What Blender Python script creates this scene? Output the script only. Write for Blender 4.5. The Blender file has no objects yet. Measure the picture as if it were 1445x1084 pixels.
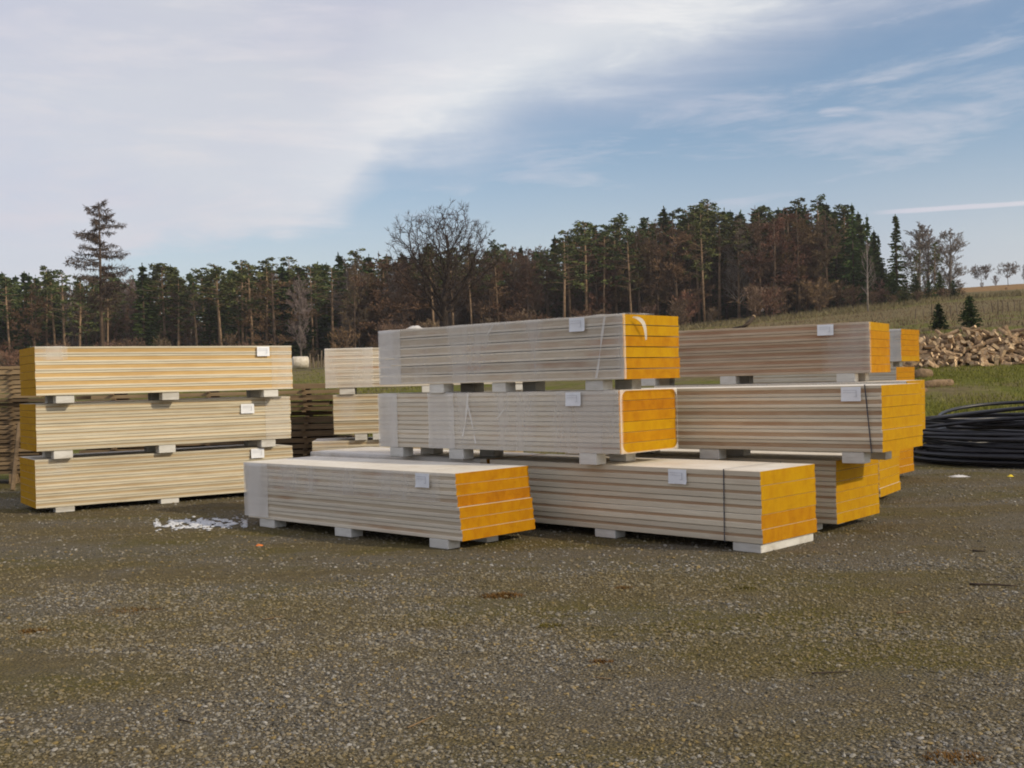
import bpy, math, random
import numpy as np
from mathutils import Vector, Matrix, noise

random.seed(7)
RNG = np.random.default_rng(7)
scene = bpy.context.scene
COL = scene.collection
R = math.radians
EYE = 1.455
FPX, PITCH, ROLL = 1573.7, R(-0.19), R(1.444)

# ------------------------------------------------------------------ helpers
def ray(px, py):
    """direction through a pixel of the photograph (used to survey positions)"""
    a, b = px - 722.5, py - 542.0
    c, s = math.cos(ROLL), math.sin(ROLL)
    x = a * c - b * s
    v = a * s + b * c
    y, z = FPX, -v
    return Vector((x, y * math.cos(PITCH) - z * math.sin(PITCH), y * math.sin(PITCH) + z * math.cos(PITCH))) / FPX

def at(px, py, d):
    r = ray(px, py)
    r = r * (d / r.y)
    return Vector((r.x, r.y, r.z + EYE))

class MB:
    """collects vertices / faces with a material slot per face"""
    def __init__(s):
        s.v = []; s.f = []; s.m = []
    def add(s, vs, fs, m=0):
        o = len(s.v)
        s.v += [tuple(v) for v in vs]
        s.f += [tuple(i + o for i in f) for f in fs]
        s.m += [m] * len(fs) if isinstance(m, int) else list(m)
        return s
    def box(s, x0, x1, y0, y1, z0, z1, m=0, jit=0.0):
        j = lambda: random.uniform(-jit, jit) if jit else 0
        vs = [(x + j(), y + j(), z + j()) for z in (z0, z1) for y in (y0, y1) for x in (x0, x1)]
        return s.add(vs, [(0, 2, 3, 1), (4, 5, 7, 6), (0, 1, 5, 4), (1, 3, 7, 5), (3, 2, 6, 7), (2, 0, 4, 6)], m)
    def bbox(s, x0, x1, y0, y1, z0, z1, b=0.004, m=0):
        """box with chamfered edges along x and chamfered ends"""
        ring = [(y0 + b, z0), (y1 - b, z0), (y1, z0 + b), (y1, z1 - b), (y1 - b, z1), (y0 + b, z1), (y0, z1 - b), (y0, z0 + b)]
        cy, cz = (y0 + y1) / 2, (z0 + z1) / 2
        sy, sz = 1 - 2 * b / (y1 - y0), 1 - 2 * b / (z1 - z0)
        small = [(cy + (y - cy) * sy, cz + (z - cz) * sz) for y, z in ring]
        vs = []
        for x, rg in ((x0, small), (x0 + b, ring), (x1 - b, ring), (x1, small)):
            vs += [(x, y, z) for y, z in rg]
        fs = []
        for k in range(3):
            for i in range(8):
                j = (i + 1) % 8
                fs.append((k * 8 + i, k * 8 + j, k * 8 + 8 + j, k * 8 + 8 + i))
        fs = [f[::-1] for f in fs]
        fs.append(tuple(range(8))); fs.append(tuple(range(31, 23, -1)))
        return s.add(vs, fs, m)
    def tube(s, pts, rads, n=5, m=0, cap=True):
        pts = [Vector(p) for p in pts]
        vs = []; fs = []
        for k, p in enumerate(pts):
            t = (pts[min(k + 1, len(pts) - 1)] - pts[max(k - 1, 0)])
            t = t.normalized() if t.length > 1e-9 else Vector((0, 0, 1))
            a = t.cross(Vector((0, 0, 1)) if abs(t.z) < .9 else Vector((1, 0, 0))).normalized()
            b = t.cross(a)
            for i in range(n):
                w = 2 * math.pi * i / n
                vs.append(p + (a * math.cos(w) + b * math.sin(w)) * rads[k])
        for k in range(len(pts) - 1):
            for i in range(n):
                j = (i + 1) % n
                fs.append((k * n + i, k * n + j, k * n + n + j, k * n + n + i))
        if cap:
            fs.append(tuple(range(n))[::-1]); fs.append(tuple(range((len(pts) - 1) * n, len(pts) * n)))
        return s.add(vs, fs, m)
    def mesh(s, name, mats, smooth=False):
        me = bpy.data.meshes.new(name)
        me.from_pydata(s.v, [], s.f)
        for m in (mats if isinstance(mats, (list, tuple)) else [mats]):
            me.materials.append(m)
        me.polygons.foreach_set('material_index', s.m)
        if smooth:
            me.polygons.foreach_set('use_smooth', [True] * len(s.f))
        me.update()
        return me
    def build(s, name, mats, parent=None, smooth=False, loc=None):
        return link(name, s.mesh(name, mats, smooth), parent, loc)

def link(name, me, parent=None, loc=None):
    o = bpy.data.objects.new(name, me)
    COL.objects.link(o)
    if parent: o.parent = parent
    if loc is not None: o.location = loc
    return o

def np_mesh(name, V, F, mats, smooth=False, mi=None, tint=None):
    """V (n,3), F (m,k) constant k"""
    me = bpy.data.meshes.new(name)
    V = np.asarray(V, dtype=np.float32); F = np.asarray(F, dtype=np.int32)
    me.vertices.add(len(V)); me.vertices.foreach_set('co', V.ravel())
    k = F.shape[1]
    me.loops.add(F.size); me.loops.foreach_set('vertex_index', F.ravel())
    me.polygons.add(len(F))
    me.polygons.foreach_set('loop_start', np.arange(0, F.size, k, dtype=np.int32))
    for m in (mats if isinstance(mats, (list, tuple)) else [mats]): me.materials.append(m)
    if mi is not None: me.polygons.foreach_set('material_index', np.asarray(mi, dtype=np.int32))
    me.update(calc_edges=True)
    me.polygons.foreach_set('use_smooth', np.full(len(F), smooth))
    if tint is not None:
        a = me.attributes.new('tint', 'FLOAT', 'POINT')
        a.data.foreach_set('value', np.asarray(tint, dtype=np.float32))
    return me

def tag(o, label=None, cat=None, group=None, kind=None):
    if label: o['label'] = label
    if cat: o['category'] = cat
    if group: o['group'] = group
    if kind: o['kind'] = kind
    return o

def empty(name, loc, rz=0, label=None, cat=None, group=None):
    o = bpy.data.objects.new(name, None)
    o.empty_display_size = .3
    COL.objects.link(o)
    o.location = loc; o.rotation_euler = (0, 0, rz)
    return tag(o, label, cat, group)

# ------------------------------------------------------------------ materials
def mat(name):
    m = bpy.data.materials.new(name); m.use_nodes = True
    nt = m.node_tree; nt.nodes.clear()
    return m, nt

class N:
    def __init__(s, nt): s.nt = nt
    def n(s, t, **kw):
        o = s.nt.nodes.new(t)
        ins = kw.pop('i', {})
        for k, v in kw.items(): setattr(o, k, v)
        for k, v in ins.items():
            if hasattr(v, 'is_linked') or hasattr(v, 'links'):
                s.nt.links.new(v, o.inputs[k])
            else:
                o.inputs[k].default_value = v
        return o
    def math(s, op, a, b=0.0, c=None, clamp=False):
        o = s.n('ShaderNodeMath', operation=op, use_clamp=clamp)
        for k, v in enumerate((a, b) if c is None else (a, b, c)):
            if hasattr(v, 'links'): s.nt.links.new(v, o.inputs[k])
            else: o.inputs[k].default_value = v
        return o.outputs[0]
    def mix(s, f, a, b, mode='MIX'):
        o = s.n('ShaderNodeMix', data_type='RGBA', blend_type=mode)
        for k, v in ((0, f), (6, a), (7, b)):
            if hasattr(v, 'links'): s.nt.links.new(v, o.inputs[k])
            else: o.inputs[k].default_value = v if k == 0 else (tuple(v) + (1,) if len(v) == 3 else v)
        return o.outputs[2]
    def ramp(s, f, stops, interp='LINEAR'):
        o = s.n('ShaderNodeValToRGB'); e = o.color_ramp.elements
        o.color_ramp.interpolation = interp
        while len(e) < len(stops): e.new(.5)
        for el, (p, c) in zip(e, stops):
            el.position = p
            el.color = (c, c, c, 1) if isinstance(c, (int, float)) else tuple(c) + (1,)
        s.nt.links.new(f, o.inputs[0])
        return o.outputs[0]
    def smooth(s, v, a, b, o0=0.0, o1=1.0):
        o = s.n('ShaderNodeMapRange', interpolation_type='SMOOTHSTEP')
        for k, x in enumerate((v, a, b, o0, o1)):
            if hasattr(x, 'links'): s.nt.links.new(x, o.inputs[k])
            else: o.inputs[k].default_value = x
        return o.outputs[0]
    def noise(s, vec, scale, detail=4, rough=.55, dist=0.0):
        o = s.n('ShaderNodeTexNoise', i={'Scale': scale, 'Detail': detail, 'Roughness': rough, 'Distortion': dist})
        if vec is not None: s.nt.links.new(vec, o.inputs['Vector'])
        return o.outputs['Fac']
    def mapping(s, vec, scale=(1, 1, 1), loc=(0, 0, 0), rot=(0, 0, 0)):
        o = s.n('ShaderNodeMapping', i={'Scale': scale, 'Location': loc, 'Rotation': rot})
        s.nt.links.new(vec, o.inputs['Vector'])
        return o.outputs[0]
    def bump(s, h, strength=.3, dist=.01):
        o = s.n('ShaderNodeBump', i={'Strength': strength, 'Distance': dist})
        s.nt.links.new(h, o.inputs['Height'])
        return o.outputs[0]
    def principled(s, col, rough=.8, normal=None, spec=.3, **kw):
        o = s.n('ShaderNodeBsdfPrincipled')
        for k, v in (('Base Color', col), ('Roughness', rough), ('Specular IOR Level', spec)) + tuple(kw.items()):
            if hasattr(v, 'links'): s.nt.links.new(v, o.inputs[k])
            else: o.inputs[k].default_value = v if not isinstance(v, tuple) or len(v) == 4 else v + (1,)
        if normal is not None: s.nt.links.new(normal, o.inputs['Normal'])
        return o.outputs[0]
    def out(s, sh):
        o = s.n('ShaderNodeOutputMaterial'); s.nt.links.new(sh, o.inputs[0])

def objvec(g, rnd=True):
    tc = g.n('ShaderNodeTexCoord').outputs['Object']
    if not rnd: return tc
    oi = g.n('ShaderNodeObjectInfo').outputs['Random']
    sc = g.math('MULTIPLY', oi, 37.0)
    cb = g.n('ShaderNodeCombineXYZ'); [g.nt.links.new(sc, cb.inputs[k]) for k in range(3)]
    ad = g.n('ShaderNodeVectorMath', operation='ADD')
    g.nt.links.new(tc, ad.inputs[0]); g.nt.links.new(cb.outputs[0], ad.inputs[1])
    return ad.outputs[0]

def wood(name, c_a, c_b, c_stain=None, rough=.8, grain=(1.2, 14, 26), stain_amt=.5, rndv=.12):
    m, nt = mat(name); g = N(nt)
    v = objvec(g)
    a = g.noise(g.mapping(v, grain), 1.6, 5, .65, .6)
    b = g.noise(g.mapping(v, (.9, 2.5, 4)), 1.3, 3, .6)
    f = g.noise(g.mapping(v, (6, 60, 90)), 1.5, 3, .7)
    k = g.math('ADD', g.math('MULTIPLY', a, .7), g.math('MULTIPLY', f, .3))
    col = g.mix(g.ramp(k, [(.33, 0.0), (.66, 1.0)]), c_a, c_b)
    if c_stain:
        col = g.mix(g.math('MULTIPLY', g.ramp(b, [(.5, 0.0), (.68, 1.0)]), stain_amt), col, c_stain)
    rnd = g.n('ShaderNodeObjectInfo').outputs['Random']
    val = g.n('ShaderNodeHueSaturation', i={'Value': g.math('ADD', g.math('MULTIPLY', rnd, 2 * rndv), 1 - rndv), 'Color': col}).outputs[0]
    g.out(g.principled(val, rough, g.bump(k, .25, .004), .25))
    return m

def end_paint(name, c_a, c_b, dark=.45):
    m, nt = mat(name); g = N(nt)
    v = objvec(g)
    a = g.noise(g.mapping(v, (1, 5, 3)), 2.2, 5, .6, .4)
    b = g.noise(v, 14, 4, .7)
    s = g.noise(g.mapping(v, (1, 2.2, 7)), 3.1, 3, .55)
    w = g.noise(g.mapping(v, (1, 60, 9)), 2.0, 3, .6)
    col = g.mix(g.ramp(a, [(.38, 0.0), (.66, 1.0)]), c_a, c_b)
    col = g.mix(g.math('MULTIPLY', g.ramp(s, [(.57, 0.0), (.72, 1.0)]), dark), col, (c_b[0] * .5, c_b[1] * .42, c_b[2] * .5))
    col = g.mix(g.math('MULTIPLY', g.ramp(b, [(.62, 0.0), (.75, 1.0)]), .25), col, (c_b[0] * .6, c_b[1] * .5, c_b[2]))
    col = g.mix(g.math('MULTIPLY', g.ramp(w, [(.5, 0.0), (.7, 1.0)]), .18), col, (c_b[0] * .7, c_b[1] * .6, c_b[2]))
    g.out(g.principled(col, .75, g.bump(g.math('ADD', a, g.math('MULTIPLY', b, .6)), .35, .004), .12))
    return m

def simple(name, c_a, c_b, scale=4, rough=.8, bump=.2, spec=.3, rnd=True, rndv=0.0, bd=.01):
    m, nt = mat(name); g = N(nt)
    a = g.noise(objvec(g, rnd), scale, 5, .6)
    col = g.mix(g.ramp(a, [(.35, 0.0), (.65, 1.0)]), c_a, c_b)
    if rndv:
        r = g.n('ShaderNodeObjectInfo').outputs['Random']
        col = g.n('ShaderNodeHueSaturation', i={'Value': g.math('ADD', g.math('MULTIPLY', r, 2 * rndv), 1 - rndv), 'Color': col}).outputs[0]
    g.out(g.principled(col, rough, g.bump(a, bump, bd), spec))
    return m

W = {}
# long-side timber: veneer = outer lamellae, core = middle lamella
W['grey_ven'] = wood('weathered_grey_lamella', (.58, .52, .42), (.72, .65, .53), (.46, .36, .26), stain_amt=.35)
W['grey_core'] = wood('grey_brown_core', (.45, .37, .27), (.60, .51, .38), (.40, .23, .13), stain_amt=.75)
W['red_ven'] = wood('pale_lamella', (.58, .51, .39), (.72, .64, .50), (.46, .35, .25), stain_amt=.3)
W['red_core'] = wood('red_brown_core', (.37, .245, .15), (.52, .38, .25), (.30, .16, .085), stain_amt=.6)
W['tan_ven'] = wood('tan_lamella', (.52, .46, .34), (.66, .60, .46), (.36, .29, .19), stain_amt=.35)
W['tan_core'] = wood('orange_core', (.40, .295, .17), (.55, .43, .27), (.32, .22, .12), stain_amt=.4)
W['brown_ven'] = wood('brown_lamella', (.44, .34, .24), (.56, .45, .33), (.34, .22, .14), stain_amt=.4)
W['brown_core'] = wood('red_brown_core_dark', (.34, .21, .13), (.48, .31, .20), (.26, .14, .08), stain_amt=.5)
W['orange_core'] = wood('orange_core_bright', (.46, .29, .11), (.60, .42, .20), (.40, .24, .10), stain_amt=.4)
W['yellow'] = end_paint('yellow_end_paint', (.46, .25, .002), (.40, .195, .002), .18)
W['amber'] = end_paint('amber_end_paint', (.44, .205, .002), (.37, .150, .002), .24)
W['dark_amber'] = end_paint('dark_amber_end_paint', (.40, .160, .002), (.30, .105, .002), .35)
W['top'] = simple('pale_panel_face', (.66, .60, .50), (.78, .74, .66), 3, .7, .15)
W['skid'] = wood('whitewashed_batten', (.56, .54, .49), (.74, .725, .68), (.26, .22, .16), grain=(3, 3, 14), stain_amt=.55, rndv=.10)
W['paper'] = simple('white_paper', (.80, .82, .86), (.86, .88, .92), 9, .7, .1)
W['print'] = simple('grey_print', (.45, .46, .50), (.55, .56, .6), 30, .7, .0)
W['strap'] = simple('dark_strap', (.05, .055, .07), (.08, .085, .10), 20, .4, .1)

def film_mat(name, lo, hi, col=(.88, .86, .83)):
    m, nt = mat(name); g = N(nt)
    v = objvec(g)
    a = g.noise(g.mapping(v, (2.2, 2, .35)), 1.5, 2, .45)       # overlapping film turns
    c = g.noise(g.mapping(v, (7, 7, 4)), 2.2, 5, .65, 1.2)    # creases
    fac = g.smooth(g.math('ADD', g.math('MULTIPLY', a, .86), g.math('MULTIPLY', c, .14)), .38, .62, lo, hi)
    bp = g.bump(c, .3, .02)
    sh = g.principled(col, .28, bp, .5)
    tr = g.n('ShaderNodeBsdfTransparent').outputs[0]
    mx = g.n('ShaderNodeMixShader')
    nt.links.new(fac, mx.inputs[0]); nt.links.new(tr, mx.inputs[1]); nt.links.new(sh, mx.inputs[2])
    g.out(mx.outputs[0])
    return m
W['film'] = film_mat('clear_stretch_film', .12, .34)
W['film_dense'] = film_mat('milky_stretch_film', .40, .60)
W['film_thick'] = film_mat('folded_stretch_film', .40, .62)
W['film_thin'] = film_mat('thin_stretch_film', .04, .22)

# ------------------------------------------------------------------ terrain
SU = [(-3, .02), (-.5, .026), (-.19, .031), (0, .047), (.24, .068), (.38, .083), (.46, .0865), (.6, .088), (3, .09)]
_su = np.array(SU)
def height(x, y):
    x = np.asarray(x, float); y = np.asarray(y, float)
    u = x / np.maximum(y, 20)
    s = np.interp(u, _su[:, 0], _su[:, 1])
    d = np.maximum(y - 18, 0)
    soft = np.where(d < 4, d * d / 8, d - 2)
    far = np.minimum(soft, 234) - np.maximum(soft - 234, 0) * .35 * np.exp(-np.maximum(soft - 234, 0) / 300)
    h = s * np.maximum(far, 0) * 1.012
    return h - .05 * (1 - np.clip((y - 16.5) / 2.5, 0, 1))

def ht(x, y): return float(height(x, y))

xs = np.unique(np.concatenate([np.linspace(-420, -140, 9), np.arange(-140, 140.1, 2.5), np.linspace(140, 420, 9), np.arange(-16, 22, .8)]))
ys = np.unique(np.concatenate([np.linspace(-90, 0, 6), np.arange(0, 16, 1.6), np.arange(16, 60, .8), np.arange(60, 300, 3.0), np.linspace(300, 800, 14)]))
X, Y = np.meshgrid(xs, ys)
Z = height(X, Y)
bumpn = np.array([noise.noise((a * .35, b * .35, 0)) * .06 + noise.noise((a * .06, b * .06, 3)) * .25 for a, b in zip(X.ravel(), Y.ravel())]).reshape(X.shape)
Z = Z + bumpn * np.clip((Y - 19) / 8, 0, 1) * np.clip((400 - np.abs(X)) / 200, .2, 1)
nx, ny = len(xs), len(ys)
idx = np.arange(nx * ny).reshape(ny, nx)
F = np.stack([idx[:-1, :-1], idx[:-1, 1:], idx[1:, 1:], idx[1:, :-1]], -1).reshape(-1, 4)

m, nt = mat('meadow_grass'); g = N(nt)
P = g.n('ShaderNodeNewGeometry').outputs['Position']
sep = g.n('ShaderNodeSeparateXYZ'); nt.links.new(P, sep.inputs[0])
px_, py_, pz_ = sep.outputs
n1 = g.noise(P, .35, 6, .65); n2 = g.noise(P, 3.0, 6, .7); n3 = g.noise(P, .07, 4, .6); n4 = g.noise(P, 14, 3, .7)
green = g.mix(g.ramp(n2, [(.3, 0.0), (.7, 1.0)]), (.09, .105, .014), (.20, .20, .04))
straw = g.mix(g.ramp(n2, [(.3, 0.0), (.7, 1.0)]), (.14, .108, .052), (.27, .21, .115))
rust = g.mix(g.ramp(n2, [(.3, 0.0), (.7, 1.0)]), (.24, .13, .05), (.38, .23, .10))
col = g.mix(g.smooth(g.math('ADD', n1, g.math('MULTIPLY', n3, .6)), .72, .98), green, straw)
d_ = g.math('ADD', py_, g.math('MULTIPLY', g.math('SUBTRACT', n3, .5), 50))
col = g.mix(g.math('MULTIPLY', g.smooth(d_, 70, 100), .85), col, straw)
band = g.math('MULTIPLY', g.smooth(d_, 118, 128), g.smooth(d_, 150, 138))
col = g.mix(g.math('MULTIPLY', band, .55), col, green)
col = g.mix(g.math('MULTIPLY', g.smooth(d_, 170, 195), .9), col, rust)
col = g.mix(g.math('MULTIPLY', g.ramp(n1, [(.55, 0.0), (.72, 1.0)]), .35), col, (.05, .045, .02))
col = g.mix(g.math('MULTIPLY', g.ramp(n4, [(.45, 0.0), (.7, 1.0)]), .3), col, (.04, .045, .015))
g.out(g.principled(col, .95, g.bump(g.math('ADD', n2, n4), .8, .15), .1))
MEADOW = m
o = link('meadow', np_mesh('meadow', np.stack([X.ravel(), Y.ravel(), Z.ravel()], 1), F, MEADOW, True))
tag(o, kind='structure')

# ---- gravel yard, laid over the terrain sheet with a ragged edge
gx = np.linspace(-30, 30, 301); gy = np.unique(np.concatenate([np.linspace(-14, 2, 17), np.arange(2, 20.6, .12)]))
X, Y = np.meshgrid(gx, gy)
GN = np.array([noise.noise((a * .5, b * .5, 7)) * .012 + noise.noise((a * 1.9, b * 1.9, 2)) * .008 for a, b in zip(X.ravel(), Y.ravel())]).reshape(X.shape)
edge = np.array([18.9 + noise.noise((a * .45, 0, 5)) * .7 + noise.noise((a * 1.7, 0, 9)) * .25 for a in gx])
ZG = GN - .012 * (Y > 0) * 0
ZG = np.where(Y > edge[None, :], ht(0, 18) - .35, ZG)
gnx, gny = len(gx), len(gy)
idx = np.arange(gnx * gny).reshape(gny, gnx)
F = np.stack([idx[:-1, :-1], idx[:-1, 1:], idx[1:, 1:], idx[1:, :-1]], -1).reshape(-1, 4)
keep = (Y.ravel()[F] <= edge[None, :].repeat(gny, 0).ravel()[F] + .25).all(1)
F = F[keep]

def gravel_color(g, P):
    """shared by the bed and the loose stones: dirt / grey stone patches lying in world space"""
    big = g.noise(g.mapping(P, (.26, .75, 1), (0, 0, 0), (0, 0, R(24))), 1.0, 5, .6, .4)
    mid = g.noise(P, 1.7, 5, .65)
    return g.math('ADD', g.math('MULTIPLY', big, .72), g.math('MULTIPLY', mid, .28))

m, nt = mat('gravel_bed'); g = N(nt)
P = g.n('ShaderNodeNewGeometry').outputs['Position']
patch = gravel_color(g, P)
v1 = g.n('ShaderNodeTexVoronoi', i={'Scale': 60.0, 'Randomness': 1.0}); nt.links.new(P, v1.inputs['Vector'])
v2 = g.n('ShaderNodeTexVoronoi', i={'Scale': 130.0, 'Randomness': 1.0}); nt.links.new(P, v2.inputs['Vector'])
def stone_cols(src):
    s1 = g.n('ShaderNodeSeparateColor'); nt.links.new(src, s1.inputs[0])
    return g.ramp(s1.outputs[0], [(0, (.055, .05, .04)), (.22, (.16, .14, .105)), (.45, (.20, .18, .145)), (.6, (.20, .145, .06)), (.78, (.27, .245, .205)), (.92, (.33, .28, .20)), (1, (.42, .39, .33))])
sc1 = stone_cols(v1.outputs['Color']); sc2 = stone_cols(v2.outputs['Color'])
n5 = g.noise(P, 60, 4, .7)
stones = g.mix(g.ramp(n5, [(.4, 0.0), (.6, 1.0)]), sc1, sc2)
dirt = g.mix(g.ramp(g.noise(P, 9, 6, .7), [(.35, 0.0), (.68, 1.0)]), (.125, .092, .034), (.25, .19, .075))
moss = g.mix(g.ramp(g.noise(P, 22, 5, .7), [(.35, 0.0), (.68, 1.0)]), (.115, .092, .008), (.21, .168, .018))
dm = g.mix(g.ramp(g.noise(g.mapping(P, (.5, .8, 1), (11, 4, 0)), .8, 5, .6), [(.47, 0.0), (.6, 1.0)]), dirt, moss)
col = g.mix(g.smooth(patch, .43, .58, .85, .20), stones, dm)
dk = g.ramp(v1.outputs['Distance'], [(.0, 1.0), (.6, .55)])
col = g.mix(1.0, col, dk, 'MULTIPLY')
spots = g.ramp(g.noise(g.mapping(P, (1.1, 1.9, 1), (3, 8, 0)), .9, 4, .6), [(.66, 0.0), (.74, 1.0)])
col = g.mix(g.math('MULTIPLY', spots, .5), col, (.11, .06, .02))
hgt = g.math('ADD', g.math('MULTIPLY', v1.outputs['Distance'], -1.0), g.math('MULTIPLY', n5, .5))
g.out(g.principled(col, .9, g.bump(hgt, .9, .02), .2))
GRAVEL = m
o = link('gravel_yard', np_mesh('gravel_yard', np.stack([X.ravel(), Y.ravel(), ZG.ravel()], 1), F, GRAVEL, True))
tag(o, kind='structure')
def yard_z(x, y):
    return noise.noise((x * .5, y * .5, 7)) * .012 + noise.noise((x * 1.9, y * 1.9, 2)) * .008

# ---- loose stones near the camera
t = (1 + 5 ** .5) / 2
ICO = np.array([(-1, t, 0), (1, t, 0), (-1, -t, 0), (1, -t, 0), (0, -1, t), (0, 1, t), (0, -1, -t), (0, 1, -t), (t, 0, -1), (t, 0, 1), (-t, 0, -1), (-t, 0, 1)]) / 1.902
ICF = np.array([(0, 11, 5), (0, 5, 1), (0, 1, 7), (0, 7, 10), (0, 10, 11), (1, 5, 9), (5, 11, 4), (11, 10, 2), (10, 7, 6), (7, 1, 8), (3, 9, 4), (3, 4, 2), (3, 2, 6), (3, 6, 8), (3, 8, 9), (4, 9, 5), (2, 4, 11), (6, 2, 10), (8, 6, 7), (9, 8, 1)])
def stones(n, y0, y1, rmin, rmax, power):
    y = y0 + (y1 - y0) * RNG.random(n) ** power
    x = (RNG.random(n) * 2 - 1) * (.50 * y + .5)
    den = np.array([noise.noise((a * .6, b * .9, 31)) + .6 * noise.noise((a * 2.1, b * 2.1, 17)) for a, b in zip(x, y)])
    k = (den + RNG.random(n) * 1.1 - .25) > 0
    x, y = x[k], y[k]; n = len(x)
    r = rmin + (rmax - rmin) * RNG.random(n) ** 2.6
    z = np.array([yard_z(a, b) for a, b in zip(x, y)])
    V = ICO[None] * (1 + (RNG.random((n, 12, 1)) - .5) * .55)
    V = V * np.stack([r * RNG.uniform(.7, 1.35, n), r * RNG.uniform(.6, 1.1, n), r * RNG.uniform(.4, .75, n)], 1)[:, None]
    a = RNG.random(n) * 6.283; c, s = np.cos(a)[:, None], np.sin(a)[:, None]
    tl = (RNG.random(n)[:, None] - .5) * .9
    Vx = V[..., 0] * c - V[..., 1] * s; Vy = V[..., 0] * s + V[..., 1] * c; Vz = V[..., 2] + V[..., 0] * tl * .6
    V = np.stack([Vx + x[:, None], Vy + y[:, None], Vz + (z + r * .18)[:, None]], -1)
    F = ICF[None] + (np.arange(n) * 12)[:, None, None]
    return V.reshape(-1, 3), F.reshape(-1, 3), np.repeat(RNG.random(n), 12)
m, nt = mat('loose_stone'); g = N(nt)
at_ = g.n('ShaderNodeAttribute', attribute_name='tint').outputs['Fac']
c = g.ramp(at_, [(0, (.05, .048, .045)), (.16, (.11, .107, .10)), (.34, (.22, .205, .18)), (.48, (.27, .19, .07)), (.60, (.28, .255, .21)), (.72, (.16, .13, .085)), (.84, (.25, .235, .20)), (.97, (.33, .315, .285)), (1, (.42, .40, .37))])
P = g.n('ShaderNodeNewGeometry').outputs['Position']
nn = g.noise(P, 90, 3, .6)
c = g.mix(g.math('MULTIPLY', g.smooth(gravel_color(g, P), .42, .57, .85, .10), .75), c, (.175, .132, .042))
c = g.mix(g.math('MULTIPLY', g.ramp(nn, [(.4, 0.0), (.65, 1.0)]), .4), c, (.09, .075, .045))
g.out(g.principled(c, .85, g.bump(nn, .3, .004), .25))
STONE = m
Va, Fa, Ta = stones(95000, 2.9, 8.5, .0045, .0135, 1.35)
Vb, Fb, Tb = stones(42000, 6.0, 17.0, .006, .018, 1.05)
o = link('gravel', np_mesh('gravel', np.concatenate([Va, Vb]), np.concatenate([Fa, Fb + len(Va)]), STONE, False, None, np.concatenate([Ta, Tb])))
tag(o, 'grey and brown loose stones scattered over the yard', 'gravel', kind='stuff')

# ------------------------------------------------------------------ timber packs
NP = 6
def panel_mesh(L, Wd, t, mats, rec=.006, yellow_slot=2, top_slot=0, cf=.30):
    """one three-layer panel: grooved long sides, painted ends. x along, y back, z up; origin front-left-bottom"""
    b = .003
    a0, a1 = t * cf, t * (1 - cf)
    prof = [(b, 0), (Wd - b, 0), (Wd, b), (Wd, a0), (Wd - rec, a0 + .004), (Wd - rec, a1 - .004), (Wd, a1), (Wd, t - b), (Wd - b, t), (b, t), (0, t - b), (0, a1), (rec, a1 - .004), (rec, a0 + .004), (0, a0), (0, b)]
    slots = [0, 0, 0, 0, 1, 0, 0, 0, 3, 0, 0, 0, 1, 0, 0, 0]
    n = len(prof)
    mb = MB(); vs = []; nseg = 8
    for k in range(nseg + 1):
        x = L * k / nseg
        for (y, z) in prof:
            w = 0 if k in (0, nseg) else random.uniform(-.0012, .0012)
            vs.append((x, y + w, z + w * .5))
    fs = []; ms = []
    for k in range(nseg):
        for i in range(n):
            j = (i + 1) % n
            fs.append((k * n + i, k * n + n + i, k * n + n + j, k * n + j)[::-1]); ms.append(slots[i])
    fs.append(tuple(range(n))[::-1]); fs.append(tuple(range(nseg * n, nseg * n + n))); ms += [2, 2]
    mb.add(vs, fs, ms)
    # flip check not needed: cycles is two sided
    return mb.mesh('panel', mats)

def film_sheet(parent, x0, x1, z0, z1, Wd, key, top=0.0, end=0, end_w=.05, amp=.006, off=.006, seed=0):
    """a wrinkled film skin over the long front face, lapping over the top and round the right end"""
    if parent.location.z < .02 and parent.get('category'):
        z0 -= .045; z1 -= .045
    path = []
    if end < 0:
        path += [(x0 - off, end_w, 'L')]
    path += [(x0 - off if end < 0 else x0, -off, 'F')]
    nxs = max(8, int((x1 - x0) / .045))
    nzs = 14
    V = []; cols = 0
    rows = []
    zl = [z0 + (z1 - z0) * k / nzs for k in range(nzs + 1)]
    tops = [k * top / 5 for k in range(1, 6)] if top else []
    for i in range(nxs + 1):
        x = x0 + (x1 - x0) * i / nxs
        col = []
        for z in zl:
            w = amp * (noise.noise((x * 3 + seed, z * 6, seed)) + .7 * noise.noise((x * 11 + seed, z * 9, 4)))
            col.append((x, -off - abs(w), z))
        for tt in tops:
            w = amp * (noise.noise((x * 5 + seed, tt * 6, seed + 9)) + .5 * noise.noise((x * 13, tt * 13, 8)))
            col.append((x, -off + tt + off, z1 + .004 + abs(w)))
        rows.append(col)
    if end > 0:
        for k in range(1, 4):
            e = end_w * k / 3
            col = []
            for z in zl:
                w = .004 * noise.noise((z * 9, e * 20, seed))
                col.append((x1 + .004 + abs(w), e - off, z))
            for tt in tops: col.append((x1 + .004, e - off + tt * .2, z1 + .004))
            rows.append(col)
    nr = len(rows[0])
    V = [p for c in rows for p in c]
    Fs = []
    for i in range(len(rows) - 1):
        for j in range(nr - 1):
            Fs.append((i * nr + j, (i + 1) * nr + j, (i + 1) * nr + j + 1, i * nr + j + 1))
    mb = MB(); mb.add(V, Fs)
    o = mb.build('film_wrap', W[key], parent, True)
    return o

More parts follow.
